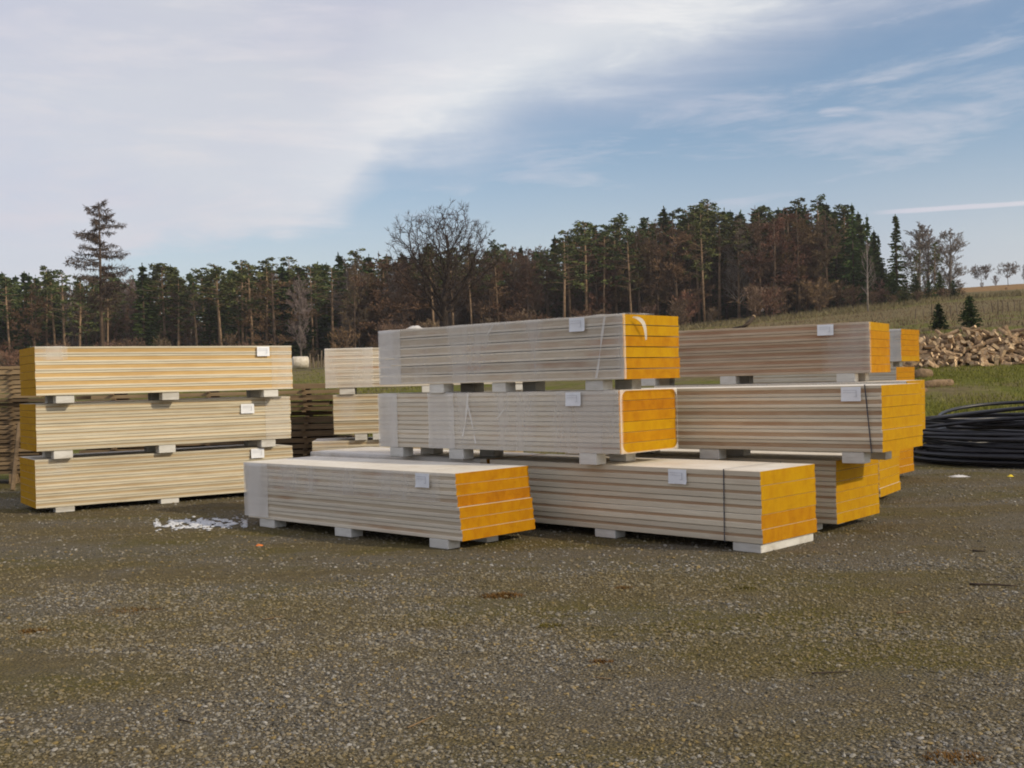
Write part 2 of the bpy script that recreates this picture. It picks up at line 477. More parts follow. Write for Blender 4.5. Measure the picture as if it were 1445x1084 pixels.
def end_film_frame(parent, L, Wd, H, key='film_dense', bw=.05, r=.14):
    """film folded over the edge of the right end, leaving a round cornered opening"""
    outer = []; inner = []
    n = 8
    cs = [(Wd, 0, 0), (Wd, H, 1), (0, H, 2), (0, 0, 3)]
    for (y, z, q) in cs:
        cy = y + (-1 if y > 0 else 1) * (bw + r) if False else (Wd - bw * .5 - r if y > 0 else bw * .5 + r)
        cz = (H - bw * .35 - r if z > 0 else bw * .7 + r)
        for k in range(n + 1):
            a = -math.pi / 2 + q * math.pi / 2 + k * math.pi / 2 / n
            inner.append((cy + math.cos(a) * r, cz + math.sin(a) * r))
            outer.append((y + (.004 if y > 0 else -.004), z + (.004 if z > 0 else 0)))
    N_ = len(inner)
    vs = [(L + .012, y, z) for y, z in outer] + [(L + .016 + random.uniform(0, .003), y, z) for y, z in inner]
    mb = MB(); mb.add(vs, [(i, (i + 1) % N_, N_ + (i + 1) % N_, N_ + i) for i in range(N_)])
    return mb.build('end_film', W[key], parent)

STYLE = {
    'grey': ('grey_ven', 'grey_core'), 'red': ('red_ven', 'red_core'), 'tan': ('tan_ven', 'tan_core'), 'brown': ('brown_ven', 'brown_core'), 'orange': ('tan_ven', 'orange_core')}
def pack(x, y, yaw, L, Wd, h, zb, style, ends, skids, label, group, lab=None, strap=None, gap=.1, cf=.30, slip=None, lab_dz=.0, top='top', seam=.0035, long_last=False):
    zb -= .045
    if zb < .25: gap = zb
    root = empty('timber_pack', (x, y, zb - gap), yaw, label, 'timber pack', group)
    n = len(ends); t = h / n
    ven, core = STYLE[style]
    for k in range(n):                         # k=0 lowest
        me = panel_mesh(L + random.uniform(-.004, .004), Wd, t - seam, [W[ven], W[core], W[ends[k]], W[top]], cf=cf)
        o = link('panel', me, root)
        dx = random.uniform(-.0025, .0025); dy = random.uniform(-.008, .008)
        if slip: dx += slip[k]
        o.location = (dx, dy, gap + k * t + .002)
    for (a, b) in skids:
        y0 = .004 + random.uniform(0, .012)
        spans = [(y0, Wd - .02)] if long_last and (a, b) == skids[-1] else [(y0, y0 + .15), (Wd * .52, Wd * .52 + .15)]
        for (ya, yb) in spans:
            mb = MB(); mb.bbox(-(b - a) / 2, (b - a) / 2, ya, yb, 0, gap, .005)
            mb.build('support_block', W['skid'], root, loc=((a + b) / 2, 0, 0))
    if lab:
        a, b = lab
        w = b - a; hh = .125
        z1 = gap + h - .012 - lab_dz
        mb = MB(); nn = 6
        vs = []
        for i in range(nn + 1):
            for j in range(nn + 1):
                xx = a + w * i / nn; zz = z1 - hh * j / nn
                vs.append((xx, -.022 - .006 * abs(noise.noise((xx * 9, zz * 9, L * 7))) - (.012 if j == nn and i in (0, nn) else 0) * random.random(), zz))
        fs = [(i * (nn + 1) + j, i * (nn + 1) + j + 1, (i + 1) * (nn + 1) + j + 1, (i + 1) * (nn + 1) + j) for i in range(nn) for j in range(nn)]
        mb.add(vs, fs)
        lo = mb.build('paper_label', W['paper'], root, True)
        pr = MB()
        outl = [(.12, .22), (.80, .22), (.80, .70), (.66, .70), (.66, .67), (.77, .67), (.77, .40), (.12, .40), (.12, .38), (.77, .38), (.77, .245), (.12, .245)]
        pr.add([(a + w * fx, -.032, z1 - hh * fz) for fx, fz in outl], [tuple(range(len(outl)))])
        pr.build('print', W['print'], lo)
    if strap:
        u0, u1 = strap            # at the top, at the bottom of the front
        mb = MB(); e = .011; w = .0055
        loop = [(u1, -e, gap - .003), (u0, -e, gap + h + e * .6), (u0, Wd + e, gap + h + e * .6), (u1, Wd + e, gap - .003)]
        vs = []
        for (u, yy, zz) in loop: vs += [(u - w, yy, zz), (u + w, yy, zz)]
        fs = [(2 * k, 2 * k + 1, 2 * ((k + 1) % 4) + 1, 2 * ((k + 1) % 4)) for k in range(4)]
        mb.add(vs, fs); mb.build('strap', W['strap'], root)
    return root

Yl, Am, Da = 'yellow', 'amber', 'dark_amber'
GL = 'packs stacked at the left edge of the yard'; GC = 'packs in the middle of the yard'; GD = 'packs on the right of the yard'; GB = 'packs behind the middle stack'
WL, WF, WC, WDd, WE, WG = .968, .94, .878, .975, .889, .932
sk3 = lambda L: [(.22, .43), (L / 2 - .1, L / 2 + .1), (L - .42, L - .21)]
# left stack
p = pack(-5.70, 13.27, R(33.8), 3.26, WL, .582, .111, 'tan', [Yl] * 7, [(.22, .44), (1.48, 1.71), (2.8, 3.0)],
     'lowest tan timber pack of the left stack, standing on the gravel', GL, lab=(2.67, 2.85), lab_dz=-.06 + .06, gap=.118, cf=.27)
film_sheet(p, .0, .42, .118 + .38, .118 + .582, WL, 'film_thin', top=.3, seed=3)
p = pack(-5.640, 13.19, R(34.2), 3.21, WL, .566, .795, 'tan', [Yl] * 7, [(.19, .41), (1.44, 1.65), (2.79, 2.99)],
     'middle tan timber pack of the left stack, its paper label below the top edge', GL, lab=(2.51, 2.69), gap=.10, cf=.33, lab_dz=.07)
film_sheet(p, 2.85, 3.19, .104, .666, WL, 'film_thin', end=1, seed=5)
p = pack(-5.569, 13.044, R(33.6), 3.19, WL, .578, 1.457, 'orange', [Yl] * 6, [(.22, .43), (1.47, 1.68), (2.79, 2.99)],
     'orange tan timber pack on top of the left stack', GL, lab=(2.70, 2.87), gap=.096, cf=.22)
film_sheet(p, .0, .36, .096 + .42, .096 + .578, WL, 'film', top=.4, seed=6)
film_sheet(p, 2.9, 3.17, .104, .67, WL, 'film_thin', end=1, seed=7)

# front pack
p = pack(-2.842, 11.758, R(-42.9), 3.20, WF, .583, .128, 'grey', [Am, Am, Am, Da, Am, Am], [(.24, .5), (1.49, 1.74), (2.83, 3.07)],
     'grey timber pack lying alone in front on the gravel, with orange end', GC, lab=(2.70, 2.88), gap=.124, cf=.30,
     slip=[.045, .035, .03, .0, -.012, -.02])
film_sheet(p, -.01, .42, .15, .703, WF, 'film_dense', top=.9, seed=11)
film_sheet(p, .42, 3.0, .45, .703, WF, 'film', top=.9, seed=12)

# middle stack: two ground packs end to end, then two more
p = pack(-2.42, 13.30, R(-44.0), 2.98, WC, .585, .126, 'grey', [Yl, Yl, Am, Yl, Yl, Am], sk3(2.98),
     'low film covered pack behind the front pack, its white top showing', GC, gap=.12)
film_sheet(p, .0, 2.9, .14, .71, WC, 'film_dense', top=.86, seed=13, amp=.012)
p = pack(-.235, 11.162, R(-44.2), 3.10, WC, .592, .122, 'red', [Am, Am, Yl, Yl, Yl], [(.2, .42), (1.33, 1.57), (2.81, 3.08)],
     'timber pack on the gravel below the middle stack, with dark strap and sunlit bare top', GC, lab=(2.20, 2.39), strap=(2.757, 2.748), gap=.118, cf=.36, long_last=True)
p = pack(-1.441, 12.049, R(-42.6), 3.23, WC, .568, .820, 'grey', [Yl, Am, Yl, Am, Da, Am], [(.14, .35), (1.05, 1.26), (2.76, 2.96)],
     'middle pack of the middle stack, film framing its orange end with rounded corners', GC, lab=(2.64, 2.82), gap=.104, cf=.36)
MIDP = p
film_sheet(p, -.01, .30, .106, .672, WC, 'film_dense', top=.3, seed=21)
film_sheet(p, .78, 1.16, .106, .672, WC, 'film_dense', top=.3, seed=22, amp=.012)
film_sheet(p, 1.16, 3.24, .106, .672, WC, 'film', top=.4, end=1, end_w=.05, seed=23)
fr = end_film_frame(p, 3.24, WC, .568, 'film_thick', .018, .085); fr.location = (0, 0, .104)
p = pack(-1.411, 11.969, R(-42.3), 3.24, WC, .582, 1.482, 'grey', [Am, Am, Yl, Am, Yl, Yl], [(.75, .96), (1.63, 1.81), (2.79, 2.99)],
     'film wrapped grey pack on top of the middle stack, highest yellow end in the yard', GC, lab=(2.65, 2.83), gap=.094, cf=.18, seam=.008)
film_sheet(p, -.01, .34, .1, .676, WC, 'film_dense', top=.3, seed=31)
film_sheet(p, .34, 3.25, .1, .676, WC, 'film', top=.5, end=1, end_w=.02, seed=32, amp=.009)
# torn film flap off the yellow end, its highlight put in as dense pale film
mb = MB(); vs = []
for k in range(9):
    f = k / 8
    yy = .11 + .19 * f; zz = .64 - .04 * f - .16 * f * f
    xx = 3.262 + .035 * math.sin(f * math.pi)
    w = .013 * math.sin(math.pi * (f * .9 + .05)) + .004
    vs += [(xx, yy, zz), (xx + .015, yy + w * 1.2, zz + w * 1.5)]
mb.add(vs, [(2 * k, 2 * k + 1, 2 * k + 3, 2 * k + 2) for k in range(8)])
mb.build('film_flap_highlight', film_mat('highlight_film', .75, .9, (.85, .86, .86)), p, True)
# crumpled bump of film on the top edge
mb = MB(); vs = []; nn = 10
for i in range(nn + 1):
    for j in range(nn + 1):
        a, b = i / nn * 2 - 1, j / nn * 2 - 1
        r2 = a * a + b * b
        vs.append((.46 + a * .07, .10 + b * .10, .094 + .585 + max(0, 1 - r2) * .032 * (1 + .6 * noise.noise((a * 3, b * 3, 4)))))
mb.add(vs, [(i * 11 + j, i * 11 + 11 + j, i * 11 + 12 + j, i * 11 + j + 1) for i in range(nn) for j in range(nn)])
mb.build('film_bump', W['film_dense'], p, True)

def film_tail(parent, pts, w, key='film_thick'):
    mb = MB(); vs = []
    for k, (u, z) in enumerate(pts):
        vs += [(u - w * (.6 + .4 * math.sin(k * 2.1)), -.024 - .006 * (k % 2), z), (u + w * (.6 + .4 * math.cos(k * 1.7)), -.020 - .008 * ((k + 1) % 2), z)]
    mb.add(vs, [(2 * k, 2 * k + 1, 2 * k + 3, 2 * k + 2) for k in range(len(pts) - 1)])
    return mb.build('film_tail', W[key], parent, True)
film_tail(p, [(3.06, .66), (3.03, .5), (3.0, .34), (2.97, .2), (2.95, .11)], .014)
film_tail(p, [(1.70, .655), (1.66, .60), (1.61, .55)], .012)
film_tail(MIDP, [(1.38, .66), (1.36, .5), (1.33, .36), (1.29, .24)], .014)
film_tail(MIDP, [(1.36, .60), (1.41, .44), (1.45, .28), (1.47, .17)], .010)
film_tail(MIDP, [(1.86, .50), (1.80, .44), (1.74, .40)], .010)
# right hand stack
p = pack(.552, 12.120, R(-40.4), 3.10, WDd, .579, .118, 'red', [Yl] * 6, sk3(3.1),
     'timber pack on the ground in the right stack, the upper pack shading its yellow end', GD, gap=.114, cf=.34)
p = pack(.773, 11.535, R(-39.6), 3.10, WDd, .581, .799, 'red', [Yl] * 6, [(.25, .46), (1.3, 1.51), (2.73, 2.93)],
     'upper pack of the right stack, dark slanting strap near its plain yellow end', GD, lab=(2.75, 2.93), strap=(2.960, 3.008), gap=.101, cf=.27)
# stack behind it
p = pack(1.38, 13.85, R(-32.9), 3.10, WE, .584, .12, 'red', [Yl] * 6, sk3(3.1),
     'lowest pack of the tall stack behind the right stack, a sliver of yellow end showing', GD, gap=.118)
p = pack(1.80, 14.15, R(-32.9), 3.10, WE, .584, .80, 'grey', [Yl] * 6, sk3(3.1),
     'grey middle pack of the tall stack behind, mostly hidden by the right stack', GD, gap=.096)
film_sheet(p, .0, 3.1, .1, .68, WE, 'film', seed=40)
p = pack(1.472, 14.364, R(-32.9), 3.10, WE, .584, 1.482, 'brown', [Am, Am, Am, Am, Am, Yl], [(.2, .4), (1.28, 1.48), (2.71, 2.92)],
     'reddish brown pack on top of the tall stack behind the right stack', GD, lab=(2.51, 2.70), gap=.098, cf=.26)
film_sheet(p, 2.55, 3.1, .1, .68, WE, 'film_thin', end=1, seed=41)
# single pack glimpsed low down, and the far stack
cb = at(1289.7, 667.6, 15.3)
uu = Vector((math.cos(R(-38)), math.sin(R(-38)), 0)); vv = Vector((-uu.y, uu.x, 0))
q = cb - uu * 3.1 - vv * WG
p = pack(q.x, q.y, R(-38), 3.10, WG, .58, .12, 'red', [Am] * 6, sk3(3.1),
     'amber ended ground pack glimpsed low between the right stack and the black pipes', GD, gap=.118)
for lv, (zz, lbl) in enumerate((( .31, 'hidden lowest pack of the far right stack'), (.985, 'middle pack of the far right stack, an amber corner above the right stack'), (1.664, 'small looking top pack of the far right stack, film over its pale side'))):
    q = Vector((4.57, 21.9, 0)) - uu * (0.0)
    p = pack(q.x - (.10 if lv == 1 else 0), q.y, R(-39.2), 3.10, WG, .579, zz + (.02 if lv == 0 else 0), 'grey', [Am] * 6 if lv < 2 else [Yl, Am, Am, Am, Am, Am], sk3(3.1), lbl, GD, gap=.097 if lv else .2)
    if lv == 2: film_sheet(p, 2.0, 3.1, .1, .676, WG, 'film_dense', top=.2, seed=44)
# stack behind the middle one (left ends show)
p = pack(-2.95, 16.35, R(5), 3.10, .93, .575, .10, 'tan', [Yl] * 6, sk3(3.1), 'lowest pack of the stack behind the middle stack, film on its top corner', GB, gap=.10)
film_sheet(p, 0, .5, .3, .675, .93, 'film', top=.8, seed=51)
p = pack(-2.62, 16.30, R(6), 3.10, .93, .579, .772, 'tan', [Yl] * 6, [(.30, .48), (.56, .80), (2.7, 2.9)], 'brown middle pack of the stack behind the middle stack', GB, gap=.097, cf=.25)
film_sheet(p, 0, .45, .3, .676, .93, 'film_thin', seed=52)
p = pack(-2.588, 15.480, R(5), 3.10, .93, .580, 1.450, 'grey', [Yl] * 7, [(.2, .42), (1.4, 1.6), (2.7, 2.9)], 'greyish film covered top pack of the stack behind the middle stack', GB, gap=.097, cf=.25)
p.location = (-2.72, 16.25, 1.307)
film_sheet(p, 0, .7, .1, .677, .93, 'film', top=.3, seed=53)

# ------------------------------------------------------------------ old plank piles behind the left stack
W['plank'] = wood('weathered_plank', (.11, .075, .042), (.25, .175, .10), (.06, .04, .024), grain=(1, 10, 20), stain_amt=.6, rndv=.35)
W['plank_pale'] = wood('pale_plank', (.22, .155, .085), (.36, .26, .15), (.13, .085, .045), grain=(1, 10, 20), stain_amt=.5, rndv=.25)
def plank_pile(cx, cy, rz, Lp, layers, label, group, pale_top=2, ncol=3, wid=.22, t0=.055, gapz=.028, base=.16):
    c, s = math.cos(rz), math.sin(rz)
    z = base
    for sx in (-Lp * .36, 0, Lp * .36):
        mb = MB(); mb.bbox(-.06, .06, -.42, .42, 0, base - .004, .006)
        o = mb.build('bearer', W['plank'], None, loc=(cx + sx * c, cy + sx * s, 0)); o.rotation_euler = (0, 0, rz)
        tag(o, 'dark timber bearer on the ground under ' + group, 'bearer', 'bearers under ' + group)
    for k in range(layers):
        th = t0 * random.uniform(.8, 1.3)
        for j in range(ncol):
            if k > 2 and random.random() < .10 and k < layers - 2: continue
            ln = Lp * random.uniform(.9, 1.04)
            w = wid * random.uniform(.8, 1.05)
            mb = MB(); mb.bbox(-ln / 2, ln / 2, -w / 2, w / 2, 0, th, .004)
            oy = (j - (ncol - 1) / 2) * (wid + .03) + random.uniform(-.02, .02)
            ox = random.uniform(-.15, .15)
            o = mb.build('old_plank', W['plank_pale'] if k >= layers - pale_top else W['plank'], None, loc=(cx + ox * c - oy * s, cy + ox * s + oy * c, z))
            o.rotation_euler = (0, 0, rz + random.uniform(-.012, .012))
            tag(o, label, 'plank', group)
        z += th
        if k < layers - 1:
            for sx in (-Lp * .36, 0, Lp * .36):
                ox = sx + random.uniform(-.03, .03)
                mb = MB(); mb.bbox(-.03, .03, -.42, .42, 0, gapz - .001, .002)
                o = mb.build('sticker', W['plank'], None, loc=(cx + ox * c, cy + ox * s, z + .0005)); o.rotation_euler = (0, 0, rz)
                tag(o, 'thin spacer stick between plank layers of ' + group, 'spacer stick', 'spacer sticks in ' + group)
            z += gapz
    return z
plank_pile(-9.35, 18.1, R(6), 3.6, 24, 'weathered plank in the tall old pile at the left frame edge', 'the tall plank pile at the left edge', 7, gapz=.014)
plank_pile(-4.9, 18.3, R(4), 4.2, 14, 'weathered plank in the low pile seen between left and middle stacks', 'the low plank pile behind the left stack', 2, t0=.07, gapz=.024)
# stake leaning on the tall pile
mb = MB(); a = at(17, 672, 16.6); b = at(27, 598, 17.3)
a.z = 0
mb.tube([a, b], [.035, .03], 6); o = mb.build('leaning_stake', W['plank']); tag(o, 'dark stake leaning on the tall plank pile at left', 'stake')
# film roll lying along the back of the front pack
# ------------------------------------------------------------------ snow remnant
m, nt = mat('old_snow'); g = N(nt)
a = g.noise(g.n('ShaderNodeTexCoord').outputs['Object'], 25, 4, .6)
g.out(g.principled(g.mix(a, (.50, .51, .53), (.70, .71, .73)), .6, g.bump(a, .5, .02), .3, **{'Subsurface Weight': .0}))
SV, SF = [], []
k = 0
for i in range(3200):
    f = random.random()
    u = random.uniform(-1, 1); v = random.gauss(0, .38)
    px = 283 + u * 66; py = 740 + v * 8 - u * 1.5
    if noise.noise((u * 4.5, v * 2.6, 5)) + .5 * noise.noise((u * 13, v * 6, 8)) + random.uniform(-.2, .2) < .08: continue
    q = at(px, py, 12); rr = ray(px, py); dd = -EYE / rr.z; q = Vector((rr.x * dd, rr.y * dd, 0))
    r = random.uniform(.006, .020) * (1.2 - .6 * abs(u))
    V = ICO * (1 + (RNG.random((12, 1)) - .5) * .5) * np.array([r * random.uniform(.9, 1.8), r * random.uniform(.9, 1.6), r * random.uniform(.3, .55)])
    SV.append(V + np.array([q.x, q.y, yard_z(q.x, q.y) + .006])); SF.append(ICF + 12 * k); k += 1
o = link('snow_patch', np_mesh('snow_patch', np.concatenate(SV), np.concatenate(SF), m, True))
tag(o, 'thin broken patch of white snow left on the gravel', 'snow', kind='stuff')

# ------------------------------------------------------------------ black pipe coils
PIPE = simple('black_plastic_pipe', (.006, .006, .010), (.014, .014, .021), 6, .42, .05, .5)
def coil(loc, rz, turns, r0, r1, dz, pr, tiltmax, label, seed):
    """one long pipe wound into loose, unevenly tilted loops"""
    rnd = random.Random(seed)
    pts = []; n = 44
    R_ = [rnd.uniform(r0, r1) for _ in range(turns + 2)]
    T_ = [(rnd.uniform(-1, 1) * tiltmax, rnd.uniform(-1, 1) * tiltmax) for _ in range(turns + 2)]
    C_ = [(rnd.gauss(0, .09), rnd.gauss(0, .09)) for _ in range(turns + 2)]
    for k in range(turns * n + 1):
        a = 2 * math.pi * k / n
        i0 = k // n; f = (k % n) / n; f = f * f * (3 - 2 * f)
        mixf = lambda u, v: u * (1 - f) + v * f
        r = mixf(R_[i0], R_[i0 + 1])
        x = r * math.cos(a) + mixf(C_[i0][0], C_[i0 + 1][0]); y = r * math.sin(a) + mixf(C_[i0][1], C_[i0 + 1][1])
        z = dz * (k / (turns * n)) + (x * mixf(T_[i0][0], T_[i0 + 1][0]) + y * mixf(T_[i0][1], T_[i0 + 1][1])) * min(1, .15 + k / (turns * n))
        pts.append((x, y, max(pr, z + pr)))
    mb = MB(); mb.tube(pts, [pr] * len(pts), 8)
    o = mb.build('pipe_coil', PIPE, None, True, loc)
    o.rotation_euler = (0, 0, rz)
    return tag(o, label, 'pipe coil', 'coils of black plastic pipe')
coil((8.35, 17.6, .0), .3, 20, 1.45, 2.05, .42, .031, .05, 'lower wide coil of black plastic pipe lying on the gravel', 1)
coil((8.25, 17.7, .40), 1.1, 9, 1.2, 1.95, .36, .029, .15, 'upper loose coil of black plastic pipe lying on the lower coil', 2)

# ------------------------------------------------------------------ firewood heap
W['log_bark'] = simple('firewood_bark', (.20, .135, .08), (.40, .28, .17), 9, .95, .5, .1, rndv=.3)
W['log_dark'] = simple('brown_log_bark', (.13, .09, .055), (.26, .18, .11), 9, .95, .5, .1)
W['log_split'] = wood('firewood_split_face', (.50, .35, .20), (.72, .54, .34), (.34, .22, .12), grain=(2, 9, 9), rndv=.3)
def chunk_mesh(seed):
    rnd = random.Random(seed)
    L = rnd.uniform(.40, .75); r = rnd.uniform(.08, .125)
    k = rnd.choice((0, 1, 1, 2))
    if k == 0: ang = [i * math.pi / 4 for i in range(8)]; prof = [(r * .7 * math.cos(a), r * .7 * math.sin(a)) for a in ang]; ms = [0] * 8
    elif k == 1:
        ang = [math.pi * i / 5 for i in range(6)]; prof = [(r * math.cos(a), r * .95 * math.sin(a)) for a in ang]; ms = [0] * 5 + [1]
    else:
        ang = [math.pi * .5 * i / 3 for i in range(4)]; prof = [(r * 1.1 * math.cos(a), r * 1.1 * math.sin(a)) for a in ang] + [(0, 0)]; ms = [0] * 3 + [1, 1]
    n = len(prof)
    vs = []
    for x in (-L / 2, 0, L / 2):
        for (y, z) in prof: vs.append((x + rnd.uniform(-.012, .012), y + rnd.uniform(-.008, .008), z + rnd.uniform(-.008, .008)))
    fs = []; mm = []
    for s in range(2):
        for i in range(n):
            j = (i + 1) % n
            fs.append((s * n + i, s * n + j, s * n + n + j, s * n + n + i)); mm.append(ms[i])
    fs += [tuple(range(n))[::-1], tuple(range(2 * n, 3 * n))]; mm += [1, 1]
    mb = MB(); mb.add(vs, fs, mm)
    return mb.mesh('firewood', [W['log_bark'], W['log_split']])
CH = [chunk_mesh(i) for i in range(16)]
h0 = at(1262, 514, 37); h1 = at(1500, 514, 37)
def heap_top(f):    # height profile along the heap
    return (.62 + .55 * min(1, f * 3.0)) * (1 + .14 * noise.noise((f * 7, 1, 1)) + .08 * noise.noise((f * 23, 2, 1)))
HX0, HX1, HY = h0.x, h1.x + .6, 37.0
nfw = 0
core_v, core_f = [], []
cells = []
for i in range(285):
    f = (i + random.random()) / 285
    x = HX0 + (HX1 - HX0) * ((i * .6180339) % 1.0)
    f = (x - HX0) / (HX1 - HX0)
    H = heap_top(f)
    v = random.random() ** .8                        # 0 foot .. 1 crest of the near slope
    z = H * v
    y = HY + 1.5 * v * .9 + random.uniform(-.06, .06)
    o = link('firewood', CH[random.randrange(16)], None, (x, y, ht(x, y) + max(.08, z)))
    o.rotation_euler = (random.uniform(-3, 3), random.gauss(0, .45), random.uniform(0, 6.28))
    s = random.uniform(.65, 1.05); o.scale = (s, s, s)
    tag(o, 'split firewood chunk in the heap beyond the black pipe coils', 'firewood', 'firewood heaped in the field')
mb = MB()
for i in range(420):
    f = random.random(); x = HX0 + (HX1 - HX0) * f; H = heap_top(f)
    v = random.random(); y = HY + .25 + 2.4 * v
    z = max(.05, H * (1 - abs(v - .5) * 1.6) * random.random() * .97)
    src = CH[random.randrange(16)]
    M4 = Matrix.Translation((x, y, ht(x, y) + z)) @ Matrix.Rotation(random.uniform(0, 6.28), 4, 'Z') @ Matrix.Rotation(random.gauss(0, .4), 4, 'Y') @ Matrix.Rotation(random.uniform(0, 6.28), 4, 'X')
    mb.add([M4 @ vv_.co for vv_ in src.vertices], [tuple(p_.vertices) for p_ in src.polygons], [p_.material_index for p_ in src.polygons])
o = mb.build('firewood_mass', [W['log_bark'], W['log_split']])
tag(o, 'inner mass of split firewood filling the heap', 'firewood', kind='stuff')
# logs lying on the grass before the heap
def log_at(px0, py0, px1, py1, d0, d1, r, label):
    a = at(px0, py0, d0); b = at(px1, py1, d1); a.z = ht(a.x, a.y) + r * .8; b.z = ht(b.x, b.y) + r * .8
    mb = MB(); mid = (a + b) / 2 + Vector((0, 0, r * .2))
    mb.tube([a, mid, b], [r, r * 1.05, r * .9], 9); o = mb.build('log', W['log_dark'], None, True)
    tag(o, label, 'log', None)
log_at(1297, 526, 1342, 524, 31, 31.5, .12, 'brown log lying on the grass in front of the firewood heap')
log_at(1290, 536, 1304, 533, 29, 30, .10, 'dark short log half hidden beside the far right stack')
log_at(1288, 513, 1312, 512, 34, 34.2, .17, 'pale thick round log beside the left foot of the firewood heap')

# ------------------------------------------------------------------ small litter in the yard
def ground_pt(px, py):
    rr = ray(px, py); dd = -EYE / rr.z
    return Vector((rr.x * dd, rr.y * dd, 0))
TWIG = simple('twig', (.03, .022, .016), (.07, .05, .035), 12, .9, .3)
TWIGL = simple('pale_twig', (.16, .10, .05), (.24, .16, .08), 12, .9, .3)
def twig(px0, py0, px1, py1, r, label, mt=TWIG):
    a, b = ground_pt(px0, py0), ground_pt(px1, py1)
    pts = []
    for k in range(6):
        q = a.lerp(b, k / 5); d = (b - a)
        off = Vector((-d.y, d.x, 0)) * .08 * noise.noise((px0 * .13 + k * .6, py0 * .1, 3))
        q = q + off; q.z = yard_z(q.x, q.y) + r * 1.2 + .004
        pts.append(q)
    mb = MB(); mb.tube(pts, [r * (1 - .1 * k) for k in range(6)], 6)
    o = mb.build('twig', mt, None, True); tag(o, label, 'twig', 'twigs on the gravel')
twig(1368, 827, 1436, 829, .010, 'dark stick lying on the gravel near the right frame edge')
twig(1372, 781, 1390, 782, .010, 'short dark stick on the gravel, farther of the two at right')
twig(575, 1030, 613, 1015, .004, 'thin bent twig on the gravel at the lower middle', TWIGL)
twig(1145, 953, 1200, 952, .005, 'dark twig on the mossy gravel at the lower right')
twig(1265, 866, 1284, 864, .006, 'small reddish twig on the gravel before the right stack', TWIGL)
twig(252, 1018, 272, 1022, .005, 'tiny dark twig on the gravel at the lower left')
twig(372, 876, 400, 872, .004, 'pale straw stalk on the gravel left of centre', TWIGL)
twig(840, 958, 862, 960, .004, 'brown twig on the gravel at the centre', TWIGL)
def crumple(name, px, py, w, h, m_, label, cat, seed, lift=0.0, d=None):
    q = ground_pt(px, py) if d is None else at(px, py, d)
    mb = MB(); n = 9; vs = []
    for i in range(n + 1):
        for j in range(n + 1):
            a, b = i / n * 2 - 1, j / n * 2 - 1
            e = max(0, 1 - a * a) * max(0, 1 - b * b)
            vs.append((q.x + a * w + .02 * noise.noise((b * 3, a, seed)), q.y + b * w * .7, q.z + lift + .004 + h * e * (.6 + .8 * abs(noise.noise((a * 4 + seed, b * 4, 2))))))
    mb.add(vs, [(i * 10 + j, i * 10 + 10 + j, i * 10 + 11 + j, i * 10 + j + 1) for i in range(n) for j in range(n)])
    o = mb.build(name, m_, None, True); return tag(o, label, cat)
WHITEP = simple('white_plastic', (.7, .74, .78), (.85, .88, .9), 8, .35, .2, .5)
crumple('plastic_scrap', 1353, 673, .13, .025, film_mat('litter_film', .45, .8), 'crumpled clear plastic scrap on the gravel before the pipe coils', 'litter', 3)
crumple('yellow_scrap', 1426, 673, .04, .03, simple('yellow_plastic', (.7, .5, .02), (.8, .6, .03), 8, .5, .1), 'tiny yellow scrap on the gravel before the pipe coils', 'litter', 5)
crumple('white_scrap', 1379, 651, .055, .05, WHITEP, 'small white scrap at the foot of the black pipe coils', 'litter', 7)
crumple('orange_scrap', 366, 771, .03, .02, simple('orange_plastic', (.6, .16, .03), (.7, .2, .04), 8, .5, .1), 'tiny orange scrap on the gravel by the front pack', 'litter', 9)
# moss / dead grass tufts on the gravel
def tuft(px, py, w, h, n, m_, label, seed):
    rnd = random.Random(seed); q = ground_pt(px, py); mb = MB()
    for i in range(n):
        a = rnd.uniform(0, 6.28); rr = w * rnd.random() ** .6
        x, y = q.x + rr * math.cos(a), q.y + rr * .6 * math.sin(a)
        hh = h * (1 - (rr / w) ** 2 * .7) * rnd.uniform(.4, 1); b = rnd.uniform(0, 6.28); ww = .003
        ex, ey = math.cos(b) * hh * 1.2, math.sin(b) * hh * 1.2
        z = yard_z(x, y)
        mb.add([(x - ww * math.sin(b), y + ww * math.cos(b), z), (x + ww * math.sin(b), y - ww * math.cos(b), z), (x + ex, y + ey, z + hh)], [(0, 1, 2)])
    o = mb.build('dead_tuft', m_); tag(o, label, 'tuft', 'dead tufts on the gravel')
RUST = simple('dead_moss', (.10, .05, .012), (.19, .10, .03), 20, .95, .2, .1)
OLIVE = simple('olive_moss', (.09, .075, .015), (.15, .12, .03), 20, .95, .2, .1)
tuft(708, 842, .16, .035, 520, RUST, 'rusty brown dead moss tuft on the gravel in front of the front pack', 1)
tuft(775, 883, .10, .02, 240, OLIVE, 'olive moss tuft on the gravel right of the rusty one', 2)
tuft(850, 934, .07, .02, 180, RUST, 'small rusty tuft on the gravel at the centre', 3)
tuft(45, 890, .12, .02, 260, RUST, 'rusty tuft on the gravel at the left edge', 4)
tuft(880, 830, .08, .02, 180, RUST, 'faint rusty tuft in front of the lower middle pack', 5)
tuft(1052, 830, .08, .025, 180, OLIVE, 'olive tuft in front of the strapped pack', 6)
tuft(180, 862, .25, .018, 320, RUST, 'flat brown tuft on the gravel at the lower left', 7)
tuft(1350, 1070, .14, .025, 360, RUST, 'brown tuft at the bottom right corner of the yard', 8)

